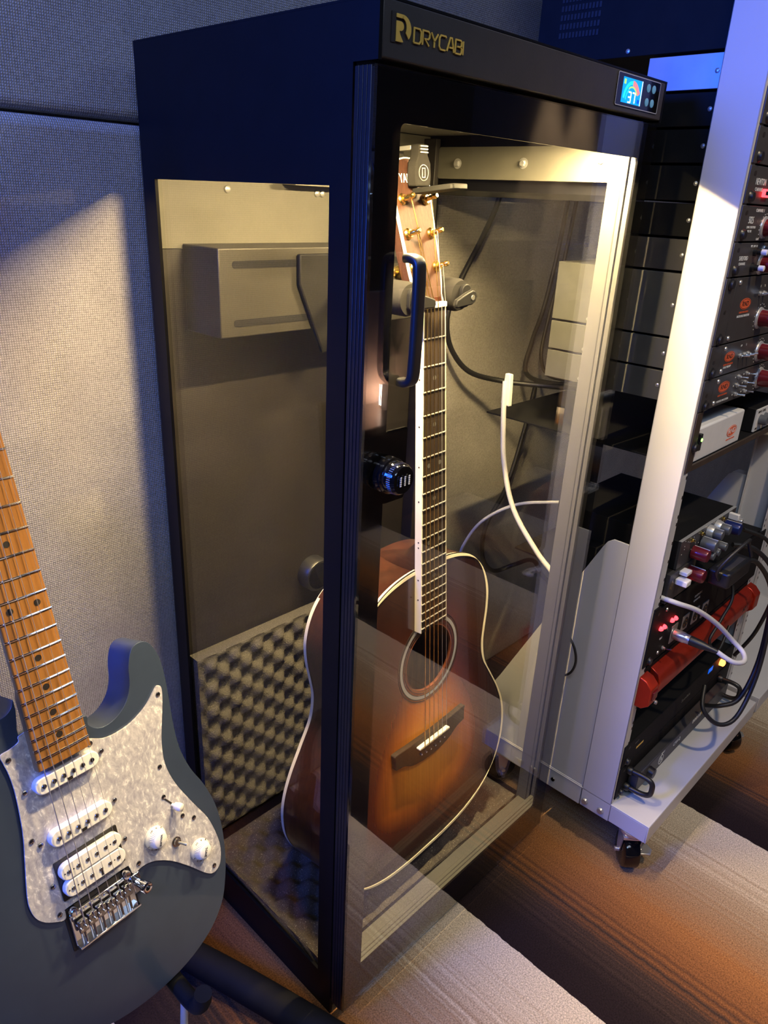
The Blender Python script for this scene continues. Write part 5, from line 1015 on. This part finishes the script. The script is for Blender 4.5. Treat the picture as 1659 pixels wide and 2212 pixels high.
cable([(1.02, 0.40, 1.25), (0.99, 0.40, 1.02), (0.955, 0.40, 0.89), (0.93, 0.39, 0.80), (0.90, 0.33, 0.772), (0.89, 0.2, 0.80)], 0.0042, 'cable_black', 'black cable farthest along the wall behind the rack')
cable([(0.93, 0.395, 0.75), (0.905, 0.395, 0.64), (0.86, 0.395, 0.514), (0.805, 0.395, 0.45), (0.788, 0.395, 0.405), (0.80, 0.395, 0.345), (0.842, 0.39, 0.304), (0.88, 0.36, 0.32), (0.86, 0.30, 0.36), (0.80, 0.22, 0.36), (0.79, 0.12, 0.375)], 0.0052, 'cable_black', 'thick black cable looping low on the wall behind the sunburst body')
cable([(0.66, 0.36, 0.40), (0.64, 0.34, 0.45), (0.64, 0.30, 0.52), (0.66, 0.24, 0.57), (0.70, 0.18, 0.585), (0.75, 0.12, 0.59)], 0.0032, 'cable_white', 'pale thin cable arching up to the lower shelf')
# ------------------------------------------------------------------ far side of the room, seen only mirrored in the glass
ms = thing('media_console', 'dark wooden console against the room, mirrored in the cabinet door', 'console', (1.75, -1.45, 0))
part('carcass', B(1.05, 2.45, -1.70, -1.22, 0.0, 0.365), 'desk_wood', ms, bevel=0.004); part('top', B(1.03, 2.47, -1.72, -1.20, 0.3655, 0.390), 'desk_wood', ms, bevel=0.004)
for x in (1.06, 1.53, 2.0): part('door', B(x, x + 0.44, -1.219, -1.205, 0.03, 0.355), 'desk_wood', ms, bevel=0.002)
bb_ = part('backboard', B(1.03, 2.47, -1.46, -1.43, 0.3905, 0.80), 'backboard', ms, bevel=0.003)
part('lettering', MB().text('VS', 0.11, ((-1, 0, 0), (0, 0, 1), (0, 1, 0)), (1.62, -1.43, 0.60), 0.0002, 0.003), 'dark_print', ms)
sp_ = thing('backlit_speaker', 'small black speaker lit from behind on the console', 'speaker', (1.50, -1.32, 0.3902))
part('cabinet', B(1.435, 1.56, -1.36, -1.27, 0.3905, 0.485), 'black_plastic', sp_, bevel=0.004); part('grille', MB().lathe((1.497, -1.27, 0.438), (0, 1, 0), [(0, 0.034), (0.003, 0.032)], 28), 'gear_paint', sp_)
part('back_light', B(1.445, 1.55, -1.372, -1.362, 0.40, 0.478), 'glow_lamp', sp_)

# lamp housings, and frames added around the unseen fill lights
def light_frame(x, y, w, z, label):
    t = thing('ceiling_fill_frame', label, 'lamp', (x, y, z)); h = w / 2
    part('frame', MB().ring([(x - h - 0.03, y - h - 0.03), (x + h + 0.03, y - h - 0.03), (x + h + 0.03, y + h + 0.03), (x - h - 0.03, y + h + 0.03)], [(x - h - 0.005, y - h - 0.005), (x + h + 0.005, y - h - 0.005), (x + h + 0.005, y + h + 0.005), (x - h - 0.005, y + h + 0.005)], XY, (0, 0, 0), z, 2.499), 'gear_black', t)
    part('back', B(x - h - 0.03, x + h + 0.03, y - h - 0.03, y + h + 0.03, 2.488, 2.4985), 'gear_black', t)
light_frame(-0.8, -1.0, 0.9, 2.462, 'square frame added around the unseen fill light over the camera side')
light_frame(1.3, -1.2, 0.9, 2.462, 'square frame added around the unseen fill light over the console side')
for x, y, lb in ((0.30, -0.95, 'round trim added around the warm fill spot before the cabinet'), (3.27, -2.06, 'round wall-washer downlight nearer the room corner'), (3.275, -1.86, 'round wall-washer downlight farther from the room corner')):
    t = thing('downlight', lb, 'lamp', (x, y, 2.465)); part('trim', MB().ring(circ(x, y, 0.055, 28), circ(x, y, 0.040, 28), XY, (0, 0, 0), 2.468, 2.499), 'gear_black', t); part('reflector', MB().ring(circ(x, y, 0.040, 28), circ(x, y, 0.037, 28), XY, (0, 0, 0), 2.470, 2.499), 'gear_alu', t)
t = thing('stage_lamp', 'black stage lamp with a blue beam on a floor stand at the left wall', 'lamp', (-1.62, 0.26, 0.0))
part('pole', MB().cyl((-1.62, 0.26, 0.02), (-1.62, 0.26, 1.20), 0.014, seg=14), 'gear_black', t); part('base', MB().lathe((-1.62, 0.26, 0.0), (0, 0, 1), [(0, 0.12), (0.015, 0.12), (0.022, 0.03)], 28), 'gear_black', t)
part('head', MB().box(-1.70, -1.61, 0.12, 0.38, 1.18, 1.72), 'gear_black', t)
t = thing('fill_lamp_housing', 'added black housing for the unseen rack fill light, high on the left wall', 'lamp', (-1.72, -1.03, 2.45)); part('housing', B(-1.88, -1.76, -1.30, -0.65, 2.30, 2.49), 'gear_black', t); part('bracket', B(-1.899, -1.875, -1.0, -0.9, 2.35, 2.48), 'gear_black', t)  # housing added for the unseen rack fill
